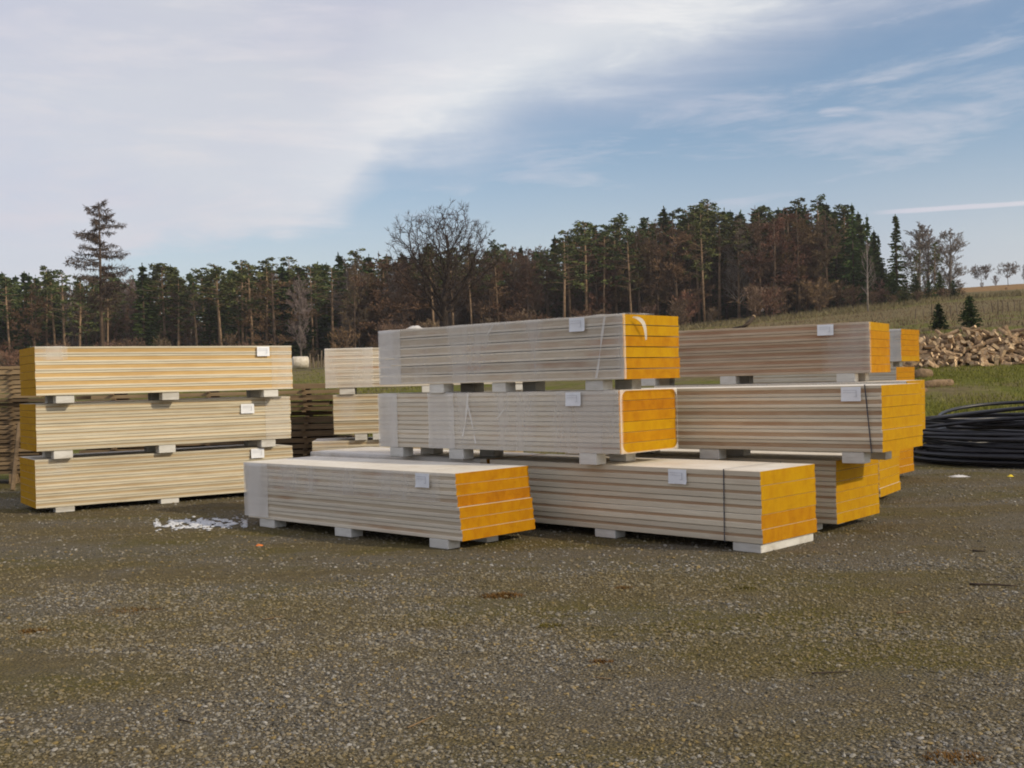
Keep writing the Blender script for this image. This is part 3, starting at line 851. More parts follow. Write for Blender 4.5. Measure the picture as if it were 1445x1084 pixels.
# branch lying on the top of the tall stack
a = at(1049, 461, 14.9); b = at(1056, 456, 15.0); c = at(1063, 448, 15.1)
a.z = 2.09
mb = MB(); mb.tube([a + Vector((-.08, .25, -.01)), a, b, c], [.022, .026, .028, .026], 7)
e = (c - b).normalized()
o = mb.build('branch_stub', TWIG, None, True); tag(o, 'dark bent branch stub with pale cut end, on the reddish top pack', 'branch')
mb = MB(); mb.tube([c + e * .001, c + e * .02], [.030, .029], 8); mb.build('cut_end', W['plank_pale'], o)

# ------------------------------------------------------------------ field furniture
BALE = simple('straw_bale_wrap', (.50, .44, .34), (.70, .64, .54), 3, .8, .3)
q = at(424, 518, 128); q.z = ht(q.x, q.y)
mb = MB(); n = 16; vs = []; fs = []
for (xx, rs) in ((-.9, .86), (-.84, .97), (0, 1), (.84, .97), (.9, .86)):
    for i in range(n):
        a = 2 * math.pi * i / n
        vs.append((xx, .72 * rs * math.cos(a), .70 + .72 * rs * math.sin(a)))
for k in range(4):
    for i in range(n):
        j = (i + 1) % n; fs.append((k * n + i, k * n + j, k * n + n + j, k * n + n + i))
fs += [tuple(range(n))[::-1], tuple(range(4 * n, 5 * n))]
mb.add(vs, fs); o = mb.build('round_bale', BALE, None, True, q); o.rotation_euler = (0, 0, .35)
tag(o, 'pale round bale lying in the field at the forest foot, left of middle', 'bale')
POST = simple('grey_fence_post', (.10, .075, .05), (.20, .16, .11), 12, .95, .3, .1, rndv=.25)
def post(px, py, d, h, r, lean, label, group):
    q = at(px, py, d); q.z = ht(q.x, q.y)
    mb = MB(); mb.tube([(0, 0, -.1), (lean * .5, 0, h * .5), (lean, .03, h)], [r, r * .95, r * .85], 7)
    o = mb.build('fence_post', POST, None, False, q); tag(o, label, 'fence post', group)
for px, h, ln in ((437, 1.6, .05), (443, 1.2, -.1), (449, 1.5, .02), (453, 1.9, .1), (456, 1.3, .2)):
    post(px, 514, 122, h, .10, ln, 'weathered post in the short row near the pale round bale', 'posts near the round bale')
for k, px in enumerate((1292, 1304, 1316, 1342, 1352, 1361, 1390, 1402, 1409, 1416, 1424, 1433, 1441)):
    d = 86 + (k % 3) * 1.2
    post(px, 470, d, random.uniform(.6, 1.0), .05, random.uniform(-.1, .1), 'thin grey fence post in the rising field at right', 'fence posts in the right field')

# ------------------------------------------------------------------ foliage meshes
def leaf_mat(name, a, b, rndv=.3, rough=.9):
    m, nt = mat(name); g = N(nt)
    at2 = g.n('ShaderNodeAttribute', attribute_name='tint').outputs['Fac']
    col = g.mix(at2, a, b)
    r = g.n('ShaderNodeObjectInfo').outputs['Random']
    hs = g.n('ShaderNodeHueSaturation', i={'Value': g.math('ADD', g.math('MULTIPLY', r, 2 * rndv), 1 - rndv), 'Hue': g.math('ADD', g.math('MULTIPLY', g.math('FRACT', g.math('MULTIPLY', r, 7.3)), .05), .475), 'Color': col}).outputs[0]
    sh = g.principled(hs, rough, None, .12)
    g.out(sh)
    return m
LM = {
    'spruce': leaf_mat('spruce_needles', (.030, .050, .014), (.090, .118, .030)),
    'pine': leaf_mat('pine_needles', (.044, .060, .020), (.115, .122, .042)),
    'young': leaf_mat('young_spruce_needles', (.014, .032, .010), (.055, .075, .022)),
    'twig': leaf_mat('bare_brown_twigs', (.125, .080, .052), (.24, .16, .105)),
    'larch': leaf_mat('larch_twigs', (.060, .043, .034), (.12, .088, .070)),
    'rust': leaf_mat('rusty_larch_twigs', (.14, .082, .046), (.25, .155, .090)),
    'grey': leaf_mat('grey_birch_twigs', (.15, .115, .10), (.26, .21, .185)),
    'dark': leaf_mat('dark_oak_twigs', (.035, .024, .018), (.07, .05, .038)),
}
BARK = {
    'spruce': simple('spruce_bark', (.05, .036, .026), (.10, .07, .05), 3, .95, .4, .1, rndv=.2),
    'pine': simple('orange_pine_bark', (.17, .112, .068), (.31, .215, .135), 2, .95, .4, .1, rndv=.2),
    'twig': simple('brown_bark', (.075, .050, .034), (.14, .10, .07), 2, .95, .4, .1, rndv=.25),
    'grey': simple('pale_birch_bark', (.20, .165, .14), (.34, .295, .255), 2, .9, .4, .1, rndv=.15),
    'dark': simple('dark_oak_bark', (.026, .019, .014), (.05, .038, .03), 2, .95, .5, .1),
}
BARK['larch'] = BARK['twig']; BARK['rust'] = BARK['twig']; BARK['young'] = BARK['spruce']

class Quads:
    def __init__(s): s.c = []; s.a = []; s.b = []; s.t = []
    def add(s, c, a, b, t): s.c.append(c); s.a.append(a); s.b.append(b); s.t.append(t)
    def arrays(s):
        c, a, b = (np.array(q, dtype=np.float32) for q in (s.c, s.a, s.b))
        V = np.stack([c - a, c + b * .9 - a * .1, c + a, c - b * .9 + a * .15], 1)
        n = len(c)
        return V.reshape(-1, 3), np.arange(4 * n).reshape(n, 4), np.repeat(np.array(s.t, dtype=np.float32), 4)
    def mesh(s, m_):
        V, F_, T = s.arrays()
        return np_mesh('crown', V, F_, m_, False, None, T)

def rv(s=1.0):
    v = RNG.normal(size=3); return v / np.linalg.norm(v) * s

def spruce(h, r, seed, key='spruce', start=.12, dens=1.0, droop=.35):
    rnd = random.Random(seed); Q = Quads()
    tr = MB(); tr.tube([(0, 0, -.3), (0, 0, h * .5), (0, 0, h * .98)], [h * .013, h * .009, h * .002], 6)
    z = h * start; k = 0
    while z < h * .985:
        f = (z - h * start) / (h * (1 - start))
        R0 = r * (1 - f) ** .85 * (1 if f > .12 else .75 + f * 2) + .12
        nb = max(3, int((5 + 3 * (1 - f)) * dens))
        for i in range(nb):
            a = rnd.uniform(0, 6.28); L = R0 * rnd.uniform(.55, 1.12)
            if rnd.random() < .06: continue
            ca, sa = math.cos(a), math.sin(a)
            ns = max(2, int(L / (.34 * (h / 17) ** .5)))
            tint_b = rnd.uniform(.0, .7)
            for j in range(ns):
                q = (j + .7) / ns
                d = L * q
                zz = z - d * droop * (1 - .45 * q) + rnd.uniform(-.12, .12) * h / 17
                c = (ca * d + rnd.uniform(-.1, .1), sa * d + rnd.uniform(-.1, .1), zz)
                s_ = .36 * (h / 17) ** .6 * rnd.uniform(.7, 1.3) * (1.1 - .4 * q)
                al = (ca * s_ * 1.2, sa * s_ * 1.2, -droop * s_ * .8)
                tw = rnd.uniform(-.5, .5)
                bl = (-sa * s_ * .55, ca * s_ * .55, tw * s_ - .1 * s_)
                Q.add(c, al, bl, min(1, tint_b + rnd.uniform(0, .3)))
                Q.add((c[0], c[1], zz - s_ * .45), (ca * s_ * .8 + rnd.uniform(-.1, .1), sa * s_ * .8, rnd.uniform(-.3, .1) * s_), (rnd.uniform(-.2, .2) * s_, rnd.uniform(-.2, .2) * s_, -s_ * .6), rnd.uniform(0, .5))
        z += h * .030 * rnd.uniform(.8, 1.2) * (1.15 - .4 * f)
    for k in range(6):
        Q.add((rnd.uniform(-.05, .05), rnd.uniform(-.05, .05), h * (.965 + .007 * k)), (0, 0, h * .014), (.07 * rnd.uniform(-1, 1), .07, 0), .4)
    return tr.mesh('trunk', BARK[key], True), Q.mesh(LM[key]), Q

def pine(h, r, seed, start=.52):
    rnd = random.Random(seed); Q = Quads(); tr = MB()
    bx, by = rnd.uniform(-.4, .4), rnd.uniform(-.4, .4)
    tr.tube([(0, 0, -.3), (bx * .5, by * .5, h * .4), (bx, by, h * .75), (bx, by, h * .97)], [h * .0095, h * .008, h * .006, h * .0015], 6)
    n = rnd.randrange(34, 44)
    for i in range(n):
        f = (i / n) ** .9; z = h * (start + (1 - start) * f)
        env = math.sin(min(1, .25 + f * .95) * math.pi * .92) ** .7 * r * (1.1 - .35 * f)
        a = rnd.uniform(0, 6.28); L = env * rnd.uniform(.3, 1.1) + .1
        cx, cy = bx + math.cos(a) * L, by + math.sin(a) * L
        zz = z + L * rnd.uniform(-.05, .3)
        if L > .5:
            tr.tube([(bx, by, z - .2), ((bx + cx) / 2, (by + cy) / 2, (z + zz) / 2 - .05), (cx, cy, zz)], [.05, .035, .015], 4, cap=False)
        cs = rnd.uniform(.5, .95) * (1 - .35 * f); tb = rnd.uniform(0, .6)
        for k in range(rnd.randrange(20, 30)):
            p = rv() * rnd.random() ** .4 * cs
            c = (cx + p[0], cy + p[1], zz + p[2] * .55)
            s_ = rnd.uniform(.14, .27)
            d = rv(s_); e = rv(s_ * .7)
            Q.add(c, (d[0], d[1], abs(d[2]) * .7), tuple(e), min(1, tb + rnd.uniform(0, .4)))
    return tr.mesh('trunk', BARK['pine'], True), Q.mesh(LM['pine']), Q

def bare(h, r, seed, key='twig', clear=.3, levels=4, up=.55, n0=16, tw=.022, leader=True, nsub=6, fine=7):
    """leafless tree: leader (or a few big limbs), branches, twigs. limbs go to the trunk mesh, twigs to the crown mesh"""
    rnd = random.Random(seed); tr = MB(); Q = Quads()
    def twigs(p, d, L, n):
        for k in range(n):
            f = rnd.uniform(.1, 1)
            b = [p[i] + d[i] * L * f for i in range(3)]
            w = rv(); dd = np.array(d) * .6 + w * .75 + np.array([0, 0, up * .4]); dd /= np.linalg.norm(dd)
            l2 = L * rnd.uniform(.3, .75)
            c = np.array(b) + dd * l2 * .5
            side = np.cross(dd, rv()); side /= (np.linalg.norm(side) + 1e-6)
            Q.add(tuple(c), tuple(dd * l2 * .5), tuple(side * tw * rnd.uniform(.7, 1.3)), rnd.random())
    def limb(p, d, L, rad, lv):
        d = np.array(d, float); d /= np.linalg.norm(d)
        pts = [np.array(p, float)]; dirs = []
        ns = 4 if lv < 2 else 3
        for k in range(ns):
            d = d + rv(.16 + .06 * lv) + np.array([0, 0, up * .12]); d /= np.linalg.norm(d)
            pts.append(pts[-1] + d * L / ns); dirs.append(d.copy())
        tr.tube(pts, [rad * (1 - .75 * k / ns) + .004 for k in range(ns + 1)], 6 if lv == 0 else (4 if lv < 2 else 3), cap=False)
        if lv >= levels - 1:
            for k in range(ns): twigs(pts[k], dirs[k], L / ns * 1.6, fine)
            return
        nb = nsub
        for i in range(nb):
            f = .25 + .75 * (i + rnd.random() * .8) / nb
            s_ = min(ns - 1, int(f * ns)); fr = f * ns - s_
            q = pts[s_] + (pts[s_ + 1] - pts[s_]) * min(1, fr)
            w = rv(); nd = dirs[s_] * .75 + w * .75 + np.array([0, 0, up * .25])
            limb(q, nd, L * rnd.uniform(.36, .62) * (1.1 - .35 * f), rad * (.52 - .2 * f), lv + 1)
        twigs(pts[-2], dirs[-1], L / ns * 1.3, fine // 2)
    if leader:
        bx, by = rnd.uniform(-.3, .3), rnd.uniform(-.3, .3)
        tr.tube([(0, 0, -.3), (bx * .4, by * .4, h * .35), (bx, by, h * .7), (bx, by, h * .98)], [h * .014, h * .011, h * .006, h * .0015], 7)
        for i in range(n0):
            f = clear + (1 - clear) * (i + rnd.random()) / n0
            a = rnd.uniform(0, 6.28)
            env = r * (math.sin(min(1, (f - clear) / (1 - clear) * .85 + .2) * math.pi)) ** .6
            L = max(.5, env * rnd.uniform(.75, 1.25))
            limb((bx * f, by * f, h * f * .96), (math.cos(a), math.sin(a), up + .25 * f), L, h * .0045 * (1.2 - f), 4 - levels + 1 if levels < 4 else 1)
    else:
        H0 = h * clear
        tr.tube([(0, 0, -.4), (.05, 0, H0 * .3), (0, .05, H0 * .7), (0, 0, H0)], [h * .040, h * .030, h * .027, h * .024], 9)
        for i in range(n0):
            a = i * 6.283 / n0 + rnd.uniform(-.35, .35); el = rnd.uniform(.55, 1.3) if i % 3 else 2.6
            L = (h - H0) * (.74 if i % 3 else .60)
            limb((0, 0, H0 * rnd.uniform(.72, 1.0)), (math.cos(a), math.sin(a), el), L, h * .0135 * rnd.uniform(.75, 1.1), 0)
    return tr.mesh('trunk', BARK[key], True), Q.mesh(LM[key]), Q

def oak(h, rx, rz, cz, seed, key='dark'):
    """broad crown grown towards points spread through a dome (space colonisation)"""
    g_ = np.random.default_rng(seed); rnd = random.Random(seed)
    A = g_.normal(size=(2400, 3)); A /= np.linalg.norm(A, axis=1)[:, None]
    A *= (g_.random(2400) ** .42)[:, None]
    lump = np.array([noise.noise((a[0] * 2.2, a[1] * 2.2, a[2] * 2.2 + seed)) for a in A])
    A = A * (1 + .42 * lump)[:, None] * np.array([rx, rx, rz]) + np.array([0, 0, cz])
    A = A[A[:, 2] > h * .22]
    P = [np.array([0, 0, -.3])]; par = [-1]
    z = .3
    while z < h * .24:
        P.append(np.array([.05 * math.sin(z), .05 * math.cos(z * 1.3), z])); par.append(len(P) - 2); z += .42
    step = .42
    for it in range(90):
        if len(A) == 0: break
        PA = np.array(P)
        d = np.linalg.norm(A[:, None] - PA[None], axis=2)
        near = d.argmin(1); dm = d.min(1)
        ok_ = dm < 7.0
        newp = {}
        for n_ in np.unique(near[ok_]):
            v = A[ok_ & (near == n_)] - PA[n_]
            v = (v / np.linalg.norm(v, axis=1)[:, None]).mean(0) + g_.normal(size=3) * .18
            v /= np.linalg.norm(v) + 1e-9
            newp[n_] = PA[n_] + v * step
        for n_, q in newp.items():
            if min(np.linalg.norm(q - P[k]) for k in range(max(0, len(P) - 40), len(P))) < .12: continue
            P.append(q); par.append(int(n_))
        PA = np.array(P)
        A = A[np.linalg.norm(A[:, None] - PA[None], axis=2).min(1) > .52]
    n = len(P); ch = [[] for _ in range(n)]
    for k in range(1, n): ch[par[k]].append(k)
    area = np.zeros(n)
    for k in range(n - 1, -1, -1):
        area[k] = sum(area[c] for c in ch[k]) if ch[k] else (.018) ** 2.02
    rad = area ** (1 / 2.02); rad *= .42 / rad[1]
    rad = np.maximum(rad, .014)
    tr = MB(); Q = Quads()
    stack_ = [(0, None)]
    while stack_:
        k, prev = stack_.pop()
        line = ([prev] if prev is not None else []) + [k]
        while ch[k]:
            big = max(ch[k], key=lambda c: rad[c])
            for c in ch[k]:
                if c != big: stack_.append((c, k))
            line.append(big); k = big
        rr = [rad[q] for q in line]
        if prev is not None: rr[0] = rr[1] if len(rr) > 1 else rr[0]
        if len(line) > 1: tr.tube([P[q] for q in line], rr, 7 if rr[0] > .12 else (5 if rr[0] > .04 else 3), cap=False)
    PA = np.array(P); cc = np.array([0, 0, cz - rz * .5])
    for k in range(1, n):
        if rad[k] > .06: continue
        d0 = PA[k] - PA[par[k]]
        for j in range(9 if not ch[k] else 4):
            dd = d0 / (np.linalg.norm(d0) + 1e-9) * .8 + rv(.75) + (PA[k] - cc) / np.linalg.norm(PA[k] - cc) * .35
            dd /= np.linalg.norm(dd); l2 = rnd.uniform(.3, .8)
            side = np.cross(dd, rv()); side /= np.linalg.norm(side) + 1e-6
            Q.add(tuple(PA[k] + dd * l2 * .5), tuple(dd * l2 * .5), tuple(side * .020), rnd.random())
    return tr.mesh('trunk', BARK[key], True), Q.mesh(LM[key]), Q

def larch(h, r, seed, key='twig', clear=.30, lv=44):
    rnd = random.Random(seed); tr = MB(); Q = Quads()
    tr.tube([(0, 0, -.3), (.05, 0, h * .4), (0, .05, h * .75), (0, 0, h)], [h * .0115, h * .009, h * .006, h * .0015], 7)
    for i in range(lv):
        f = clear + (1 - clear) * (i + rnd.random() * .9) / lv
        a = rnd.uniform(0, 6.28)
        t_ = (f - clear) / (1 - clear)
        L = r * (1.02 - t_ ** 1.6 * .72) * rnd.uniform(.55, 1.2) * (.55 + 1.6 * t_ if t_ < .28 else 1)
        if t_ > .93: L *= .55
        z = h * f; ca, sa = math.cos(a), math.sin(a)
        up = rnd.uniform(-.12, .18)
        pts = [(0, 0, z), (ca * L * .5, sa * L * .5, z + up * L * .3 - .05), (ca * L, sa * L, z + up * L * .6 + .12 * L)]
        tr.tube(pts, [.06 * (1.2 - t_), .04 * (1.2 - t_), .012], 4, cap=False)
        for k in range(int(22 + 34 * L)):
            q = rnd.uniform(.15, 1.05)
            c = np.array([ca * L * q, sa * L * q, z + up * L * .5 * q + .06 * L * q * q])
            dd = np.array([ca * .4, sa * .4, -.35]) + rv(.8); dd /= np.linalg.norm(dd)
            l2 = rnd.uniform(.25, .65); side = np.cross(dd, rv()); side /= np.linalg.norm(side) + 1e-6
            Q.add(tuple(c + dd * l2 * .5), tuple(dd * l2 * .5), tuple(side * .04), rnd.random())
    return tr.mesh('trunk', BARK[key], True), Q.mesh(LM[key]), Q

def plant(name, meshes, loc, rz, sc, label, cat, group=None):
    root = empty(name, loc, rz, label, cat, group)
    root.scale = sc if isinstance(sc, tuple) else (sc, sc, sc)
    link('trunk', meshes[0], root); link('crown', meshes[1], root)
    return root

# prototypes, all 17 m tall
PH = 17.0
SPR = [spruce(PH, r, 100 + i, start=s) for i, (r, s) in enumerate(((2.3, .10), (2.7, .16), (2.0, .08), (2.5, .22), (3.0, .12)))]
PIN = [pine(PH, r, 200 + i, s) for i, (r, s) in enumerate(((2.2, .50), (2.6, .56), (2.0, .46), (2.4, .62), (2.2, .40)))]
BRN = [bare(PH, r, 300 + i, 'twig', c, 4, .5, 24, .045, nsub=5, fine=8) for i, (r, c) in enumerate(((2.7, .28), (3.2, .22), (2.4, .34)))]
RST = [bare(PH, r, 330 + i, 'rust', c, 4, .35, 26, .055, nsub=5, fine=8) for i, (r, c) in enumerate(((3.0, .18), (2.6, .14), (3.6, .10)))]
BIR = [bare(PH, r, 360 + i, 'grey', c, 4, .95, 36, .030, nsub=5, fine=9) for i, (r, c) in enumerate(((3.0, .14), (3.4, .10)))]

# skyline of the wood as surveyed: (photo x, y of the tree tops)
SKY = [(-120, 392), (0, 386), (60, 374), (100, 384), (150, 380), (215, 374), (300, 372), (360, 366), (430, 364), (470, 360), (540, 350), (575, 346), (620, 344), (700, 340), (745, 336), (780, 336), (825, 316), (862, 306), (900, 310), (935, 292), (965, 292), (1000, 287), (1040, 288), (1075, 280), (1110, 284), (1160, 275), (1190, 286), (1210, 294), (1226, 300), (1240, 330), (1250, 370)]
SKX = np.array([a for a, b in SKY]); SKV = np.array([b for a, b in SKY])
def tree_scale(x, y, jit):
    px = 722.5 + x / y * FPX
    py = float(np.interp(px, SKX, SKV)) + jit
    top = at(px, py, y).z
    return (top - ht(x, y)) / PH

GFL = 'trees of the wood behind the left stack'; GFM = 'trees of the wood behind the big bare tree'; GFR = 'trees of the wood on the rise at right'
def where(px):
    if px < 520: return 'behind the left stack', GFL
    if px < 800: return 'behind the big bare tree', GFM
    return 'on the rise at right', GFR
KIND = {'spruce': ('spruce_tree', SPR, 'dark green spruce in the wood ', 'spruce'), 'pine': ('pine_tree', PIN, 'bare trunked green pine in the wood ', 'pine'),
        'twig': ('bare_tree', BRN, 'leafless brown tree in the wood ', 'tree'), 'rust': ('larch_tree', RST, 'rusty brown leafless tree in the wood ', 'tree'), 'birch': ('birch_tree', BIR, 'pale trunked birch in the wood ', 'birch')}
def mixture(px, row):
    r = random.random()
    if px < 110: w = (.34, .26, .28, .10, .02)
    elif px < 330: w = (.34, .40, .16, .06, .04)
    elif px < 530: w = (.30, .34, .18, .10, .08)
    elif px < 780: w = (.10, .14, .46, .18, .12)
    elif px < 870: w = (.22, .40, .18, .16, .04)
    elif px < 960: w = (.10, .34, .28, .24, .04)
    elif px < 1090: w = (.10, .46, .22, .18, .04)
    elif px < 1150: w = (.10, .16, .26, .46, .02)
    else: w = (.66, .10, .18, .06, .0)
    if row == 0: w = (w[0] * .8, w[1] * 2.2, w[2], w[3] * 1.3, w[4])
    r *= sum(w)
    acc = 0
    for k, p_ in zip(('spruce', 'pine', 'twig', 'rust', 'birch'), w):
        acc += p_
        if r < acc: return k
    return 'spruce'
ntree = 0
rows = [(158, 3.4, .84), (162, 3.0, .92), (167, 3.0, 1.0), (172, 3.0, 1.0)]
for ri, (yy, sp, frac) in enumerate(rows):
    x = -.55 * yy
    while x < .345 * yy:
        xx = x + random.uniform(-.9, .9); y2 = yy + random.uniform(-2.2, 2.2)
        x += sp * random.uniform(.75, 1.3)
        px = 722.5 + xx / y2 * FPX
        if px > 1243 or (px > 1222 and ri == 0): continue
        k = mixture(px, ri)
        name, protos, lb, cat = KIND[k]
        sc = tree_scale(xx, y2, random.uniform(-4, 16) + (14 * (1 - frac) * 4 if k in ('spruce',) else 6 * (1 - frac) * 4) * random.random())
        if k in ('twig', 'rust', 'birch'): sc *= random.uniform(.88, 1.0)
        wid = sc * (random.uniform(1.15, 1.65) if k not in ('birch', 'twig') else random.uniform(.85, 1.25))
        ph, gp = where(px)
        plant(name, random.choice(protos), (xx, y2, ht(xx, y2) - .1), random.uniform(0, 6.28), (wid, wid, sc), lb + ph, cat, gp)
        ntree += 1
print('forest trees', ntree)

# far interior of the wood as one mass
def merged(name, items, mt, key):
    Vs, Fs, Ts = [], [], []; o = 0
    for (Q, x, y, z, rz, s, w) in items:
        V, F_, T = Q.arrays()
        c, sn = math.cos(rz), math.sin(rz)
        V2 = np.stack([(V[:, 0] * c - V[:, 1] * sn) * w + x, (V[:, 0] * sn + V[:, 1] * c) * w + y, V[:, 2] * s + z], 1)
        Vs.append(V2); Fs.append(F_ + o); Ts.append(T); o += len(V2)
    return link(name, np_mesh(name, np.concatenate(Vs), np.concatenate(Fs), mt, False, None, np.concatenate(Ts)))
its = []
for yy in (182, 190, 199):
    x = -.56 * yy
    while x < .335 * yy:
        xx = x + random.uniform(-1, 1); y2 = yy + random.uniform(-3, 3); x += random.uniform(2.0, 3.4)
        if 722.5 + xx / y2 * FPX > 1236: continue
        s = tree_scale(xx, y2, random.uniform(2, 22)) * .97
        its.append((random.choice(SPR)[2], xx, y2, ht(xx, y2), random.uniform(0, 6.28), s, s * 1.6))
for yy in (172, 178, 186, 195):
    x = -.56 * yy
    while x < .34 * yy:
        xx = x + random.uniform(-.8, .8); y2 = yy + random.uniform(-2, 2); x += random.uniform(1.3, 2.4)
        if 722.5 + xx / y2 * FPX > 1236: continue
        s = random.uniform(.16, .34)
        its.append((random.choice(SPR)[2], xx, y2, ht(xx, y2) - .2, random.uniform(0, 6.28), s, s * 2.4))
o = merged('woodland', its, LM['spruce'], 'spruce'); 
its2 = []
for yy in (166, 171, 180):
    x = -.14 * yy
    while x < .29 * yy:
        xx = x + random.uniform(-1, 1); y2 = yy + random.uniform(-2, 2); x += random.uniform(1.8, 3.2)
        px = 722.5 + xx / y2 * FPX
        if 760 < px < 880 and random.random() < .6: continue
        s = tree_scale(xx, y2, random.uniform(6, 60)) * .95
        its2.append((random.choice(RST + BRN)[2], xx, y2, ht(xx, y2), random.uniform(0, 6.28), s, s * 1.3))
o2 = merged('bare_woodland', its2, LM['twig'], 'twig'); tag(o2, 'brown leafless inner mass of the wood behind its edge trees', 'woodland', kind='stuff')
tag(o, 'dark inner mass of the wood behind its edge trees', 'woodland', kind='stuff')

# bushes at the wood's foot
SHR = [bare(3.0, 1.5, 400 + i, k, .05, 3, .8, 34, .028, leader=True, nsub=6, fine=9) for i, k in enumerate(('twig', 'rust', 'twig'))]
for i in range(56):
    px = random.uniform(-60, 1245); y2 = random.uniform(148, 160)
    xx = (px - 722.5) / FPX * y2
    s = random.uniform(.6, 1.5)
    ph, gp = where(px)
    plant('bush', SHR[i % 3], (xx, y2, ht(xx, y2) - .1), random.uniform(0, 6.28), (s * 1.2, s * 1.2, s), 'low leafless brown bush at the foot of the wood ' + ph, 'bush', 'bushes at the foot of the wood')

# ---- single trees that stand out
def stand(name, meshes, px, py_top, d, h, label, cat, group=None, wid=1.0, rz=None):
    q = at(px, 500, d); z0 = ht(q.x, q.y)
    top = at(px, py_top, d).z
    h = float(np.percentile([v_.co.z for v_ in meshes[1].vertices], 99.4))
    s = (top - z0) / h
    return plant(name, meshes, (q.x, q.y, z0 - .05), random.uniform(0, 6.28) if rz is None else rz, (s * wid, s * wid, s), label, cat, group)
stand('larch_tree', larch(18, 4.0, 11, 'larch', .40, 74), 145, 287, 120, 18, 'tall bare larch with layered branches rising above the wood behind the left stack', 'larch')
stand('bare_oak', oak(15, 5.5, 5.0, 9.8, 5), 628, 290, 108, 15.6, 'big bare oak with a wide crown in front of the wood, behind the middle stack', 'oak')
stand('spruce_tree', SPR[0], 1268, 305, 148, PH, 'pointed dark spruce standing apart at the right end of the wood', 'spruce', wid=1.25)
stand('spruce_tree', SPR[2], 1228, 306, 158, PH, 'narrow dark spruce at the last corner of the wood', 'spruce', wid=.8)
stand('spruce_tree', SPR[4], 1207, 290, 158, PH, 'broad dark spruce near the last corner of the wood', 'spruce', wid=.9)
stand('spruce_tree', SPR[1], 1243, 333, 156, PH, 'short dark spruce before the gap at the end of the wood', 'spruce', wid=.9)
stand('birch_tree', BIR[0], 1299, 313, 150, PH, 'pale birch between two spruces right of the gap in the wood', 'birch', wid=1.6)
stand('birch_tree', BIR[1], 1343, 321, 150, PH, 'last pale birch at the right end of the tree group', 'birch', wid=1.7)
stand('birch_tree', BIR[1], 1312, 318, 154, PH, 'pale birch partly behind the ragged pine', 'birch', wid=1.4)
stand('pine_tree', PIN[4], 1297, 352, 146, PH, 'ragged dark pine in front of the pale birch', 'pine', wid=1.1)
stand('pine_tree', PIN[2], 1321, 342, 147, PH, 'ragged dark pine between the two pale birches', 'pine', wid=1.1)
#LOWSPRUCE
stand('bare_tree', bare(12, 2.2, 51, 'grey', .22, 4, 1.1, 15, .020, nsub=4, fine=4), 1226, 338, 130, 12, 'slender pale leafless tree in front of the end of the wood', 'tree')
for px, py, d, w in ((1250, 405, 146, 1.3), (1275, 408, 144, 1.4), (1232, 410, 146, 1.2), (1362, 410, 148, 1.0), (1305, 405, 142, 1.4), (1333, 405, 142, 1.3), (1248, 392, 150, 1.5), (1284, 398, 150, 1.5), (1330, 392, 152, 1.5), (1355, 398, 150, 1.2), (1296, 410, 140, 1.3), (1262, 415, 140, 1.2)):
    stand('bush', SHR[0], px, py, d, 3.0, 'brown bush at the foot of the right tree group', 'bush', 'bushes under the right tree group', wid=w)
RND = bare(6, 2.6, 61, 'grey', .28, 4, .6, 26, .045, nsub=5, fine=7)
stand('bare_tree', RND, 1387, 374, 245, 6, 'small round leafless tree on the hill crest at far right', 'tree', wid=1.1)
stand('bare_tree', bare(8, 3.8, 62, 'twig', .30, 4, .4, 22, .05, nsub=5, fine=7), 1425, 370, 240, 8, 'dark spreading leafless tree on the hill crest near the right frame edge', 'tree')
stand('bush', SHR[2], 1407, 388, 243, 3.0, 'dark bush on the hill crest left of the spreading tree', 'bush', wid=1.0)
stand('bush', SHR[1], 1422, 405, 190, 3.0, 'round brown bush below the spreading tree on the hill', 'bush', wid=1.5)
stand('bare_tree', BIR[0], 1448, 372, 250, PH, 'slim leafless tree on the crest at the right frame edge', 'tree', wid=.8)
stand('bare_tree', RND, 1388, 398, 200, 6, 'thin leafless sapling on the rusty hillside below the crest', 'tree', wid=.5)
LOWS = [spruce(6.0, 2.3, 510 + k, 'spruce', .03, 1.3, .3) for k in range(3)]
for k, (px, py, d, wd, lb) in enumerate((
        (1294, 388, 144, 1.1, 'small dark spruce low in the right tree group'), (1312, 396, 142, 1.3, 'low dark spruce in the middle of the right tree group'),
        (1328, 384, 146, 1.0, 'small broad spruce below the last pale birch'), (1347, 396, 145, 1.3, 'lowest dark spruce at the right foot of the tree group'),
        (1262, 384, 146, 1.2, 'small dark spruce filling below the gap in the wood'), (1278, 402, 142, 1.3, 'low spruce between the gap and the right tree group'),
        (1248, 372, 150, 1.2, 'full dark spruce closing the end of the wood'))):
    stand('spruce_tree', LOWS[k % 3], px, py, d, 6, lb, 'spruce', wid=wd)
# two young spruces beyond the firewood heap
YNG = [spruce(2.0, .72, 500, 'young', .05, 1.3, .25), spruce(2.3, .85, 501, 'young', .05, 1.3, .25)]
def young(px, py0, py1, d, ms, h, label, wid):
    q = at(px, py0, d); z0 = ht(q.x, q.y); top = at(px, py1, d).z
    s = (top - z0) / h
    plant('young_spruce', ms, (q.x, q.y, z0), random.uniform(0, 6), (s * wid, s * wid, s), label, 'spruce', 'young spruces beyond the firewood')
young(1325, 470, 428, 66, YNG[0], 2.0, 'left smaller young spruce standing behind the firewood heap', 1.0)
young(1369, 470, 417, 66, YNG[1], 2.3, 'right taller young spruce standing behind the firewood heap', 1.0)

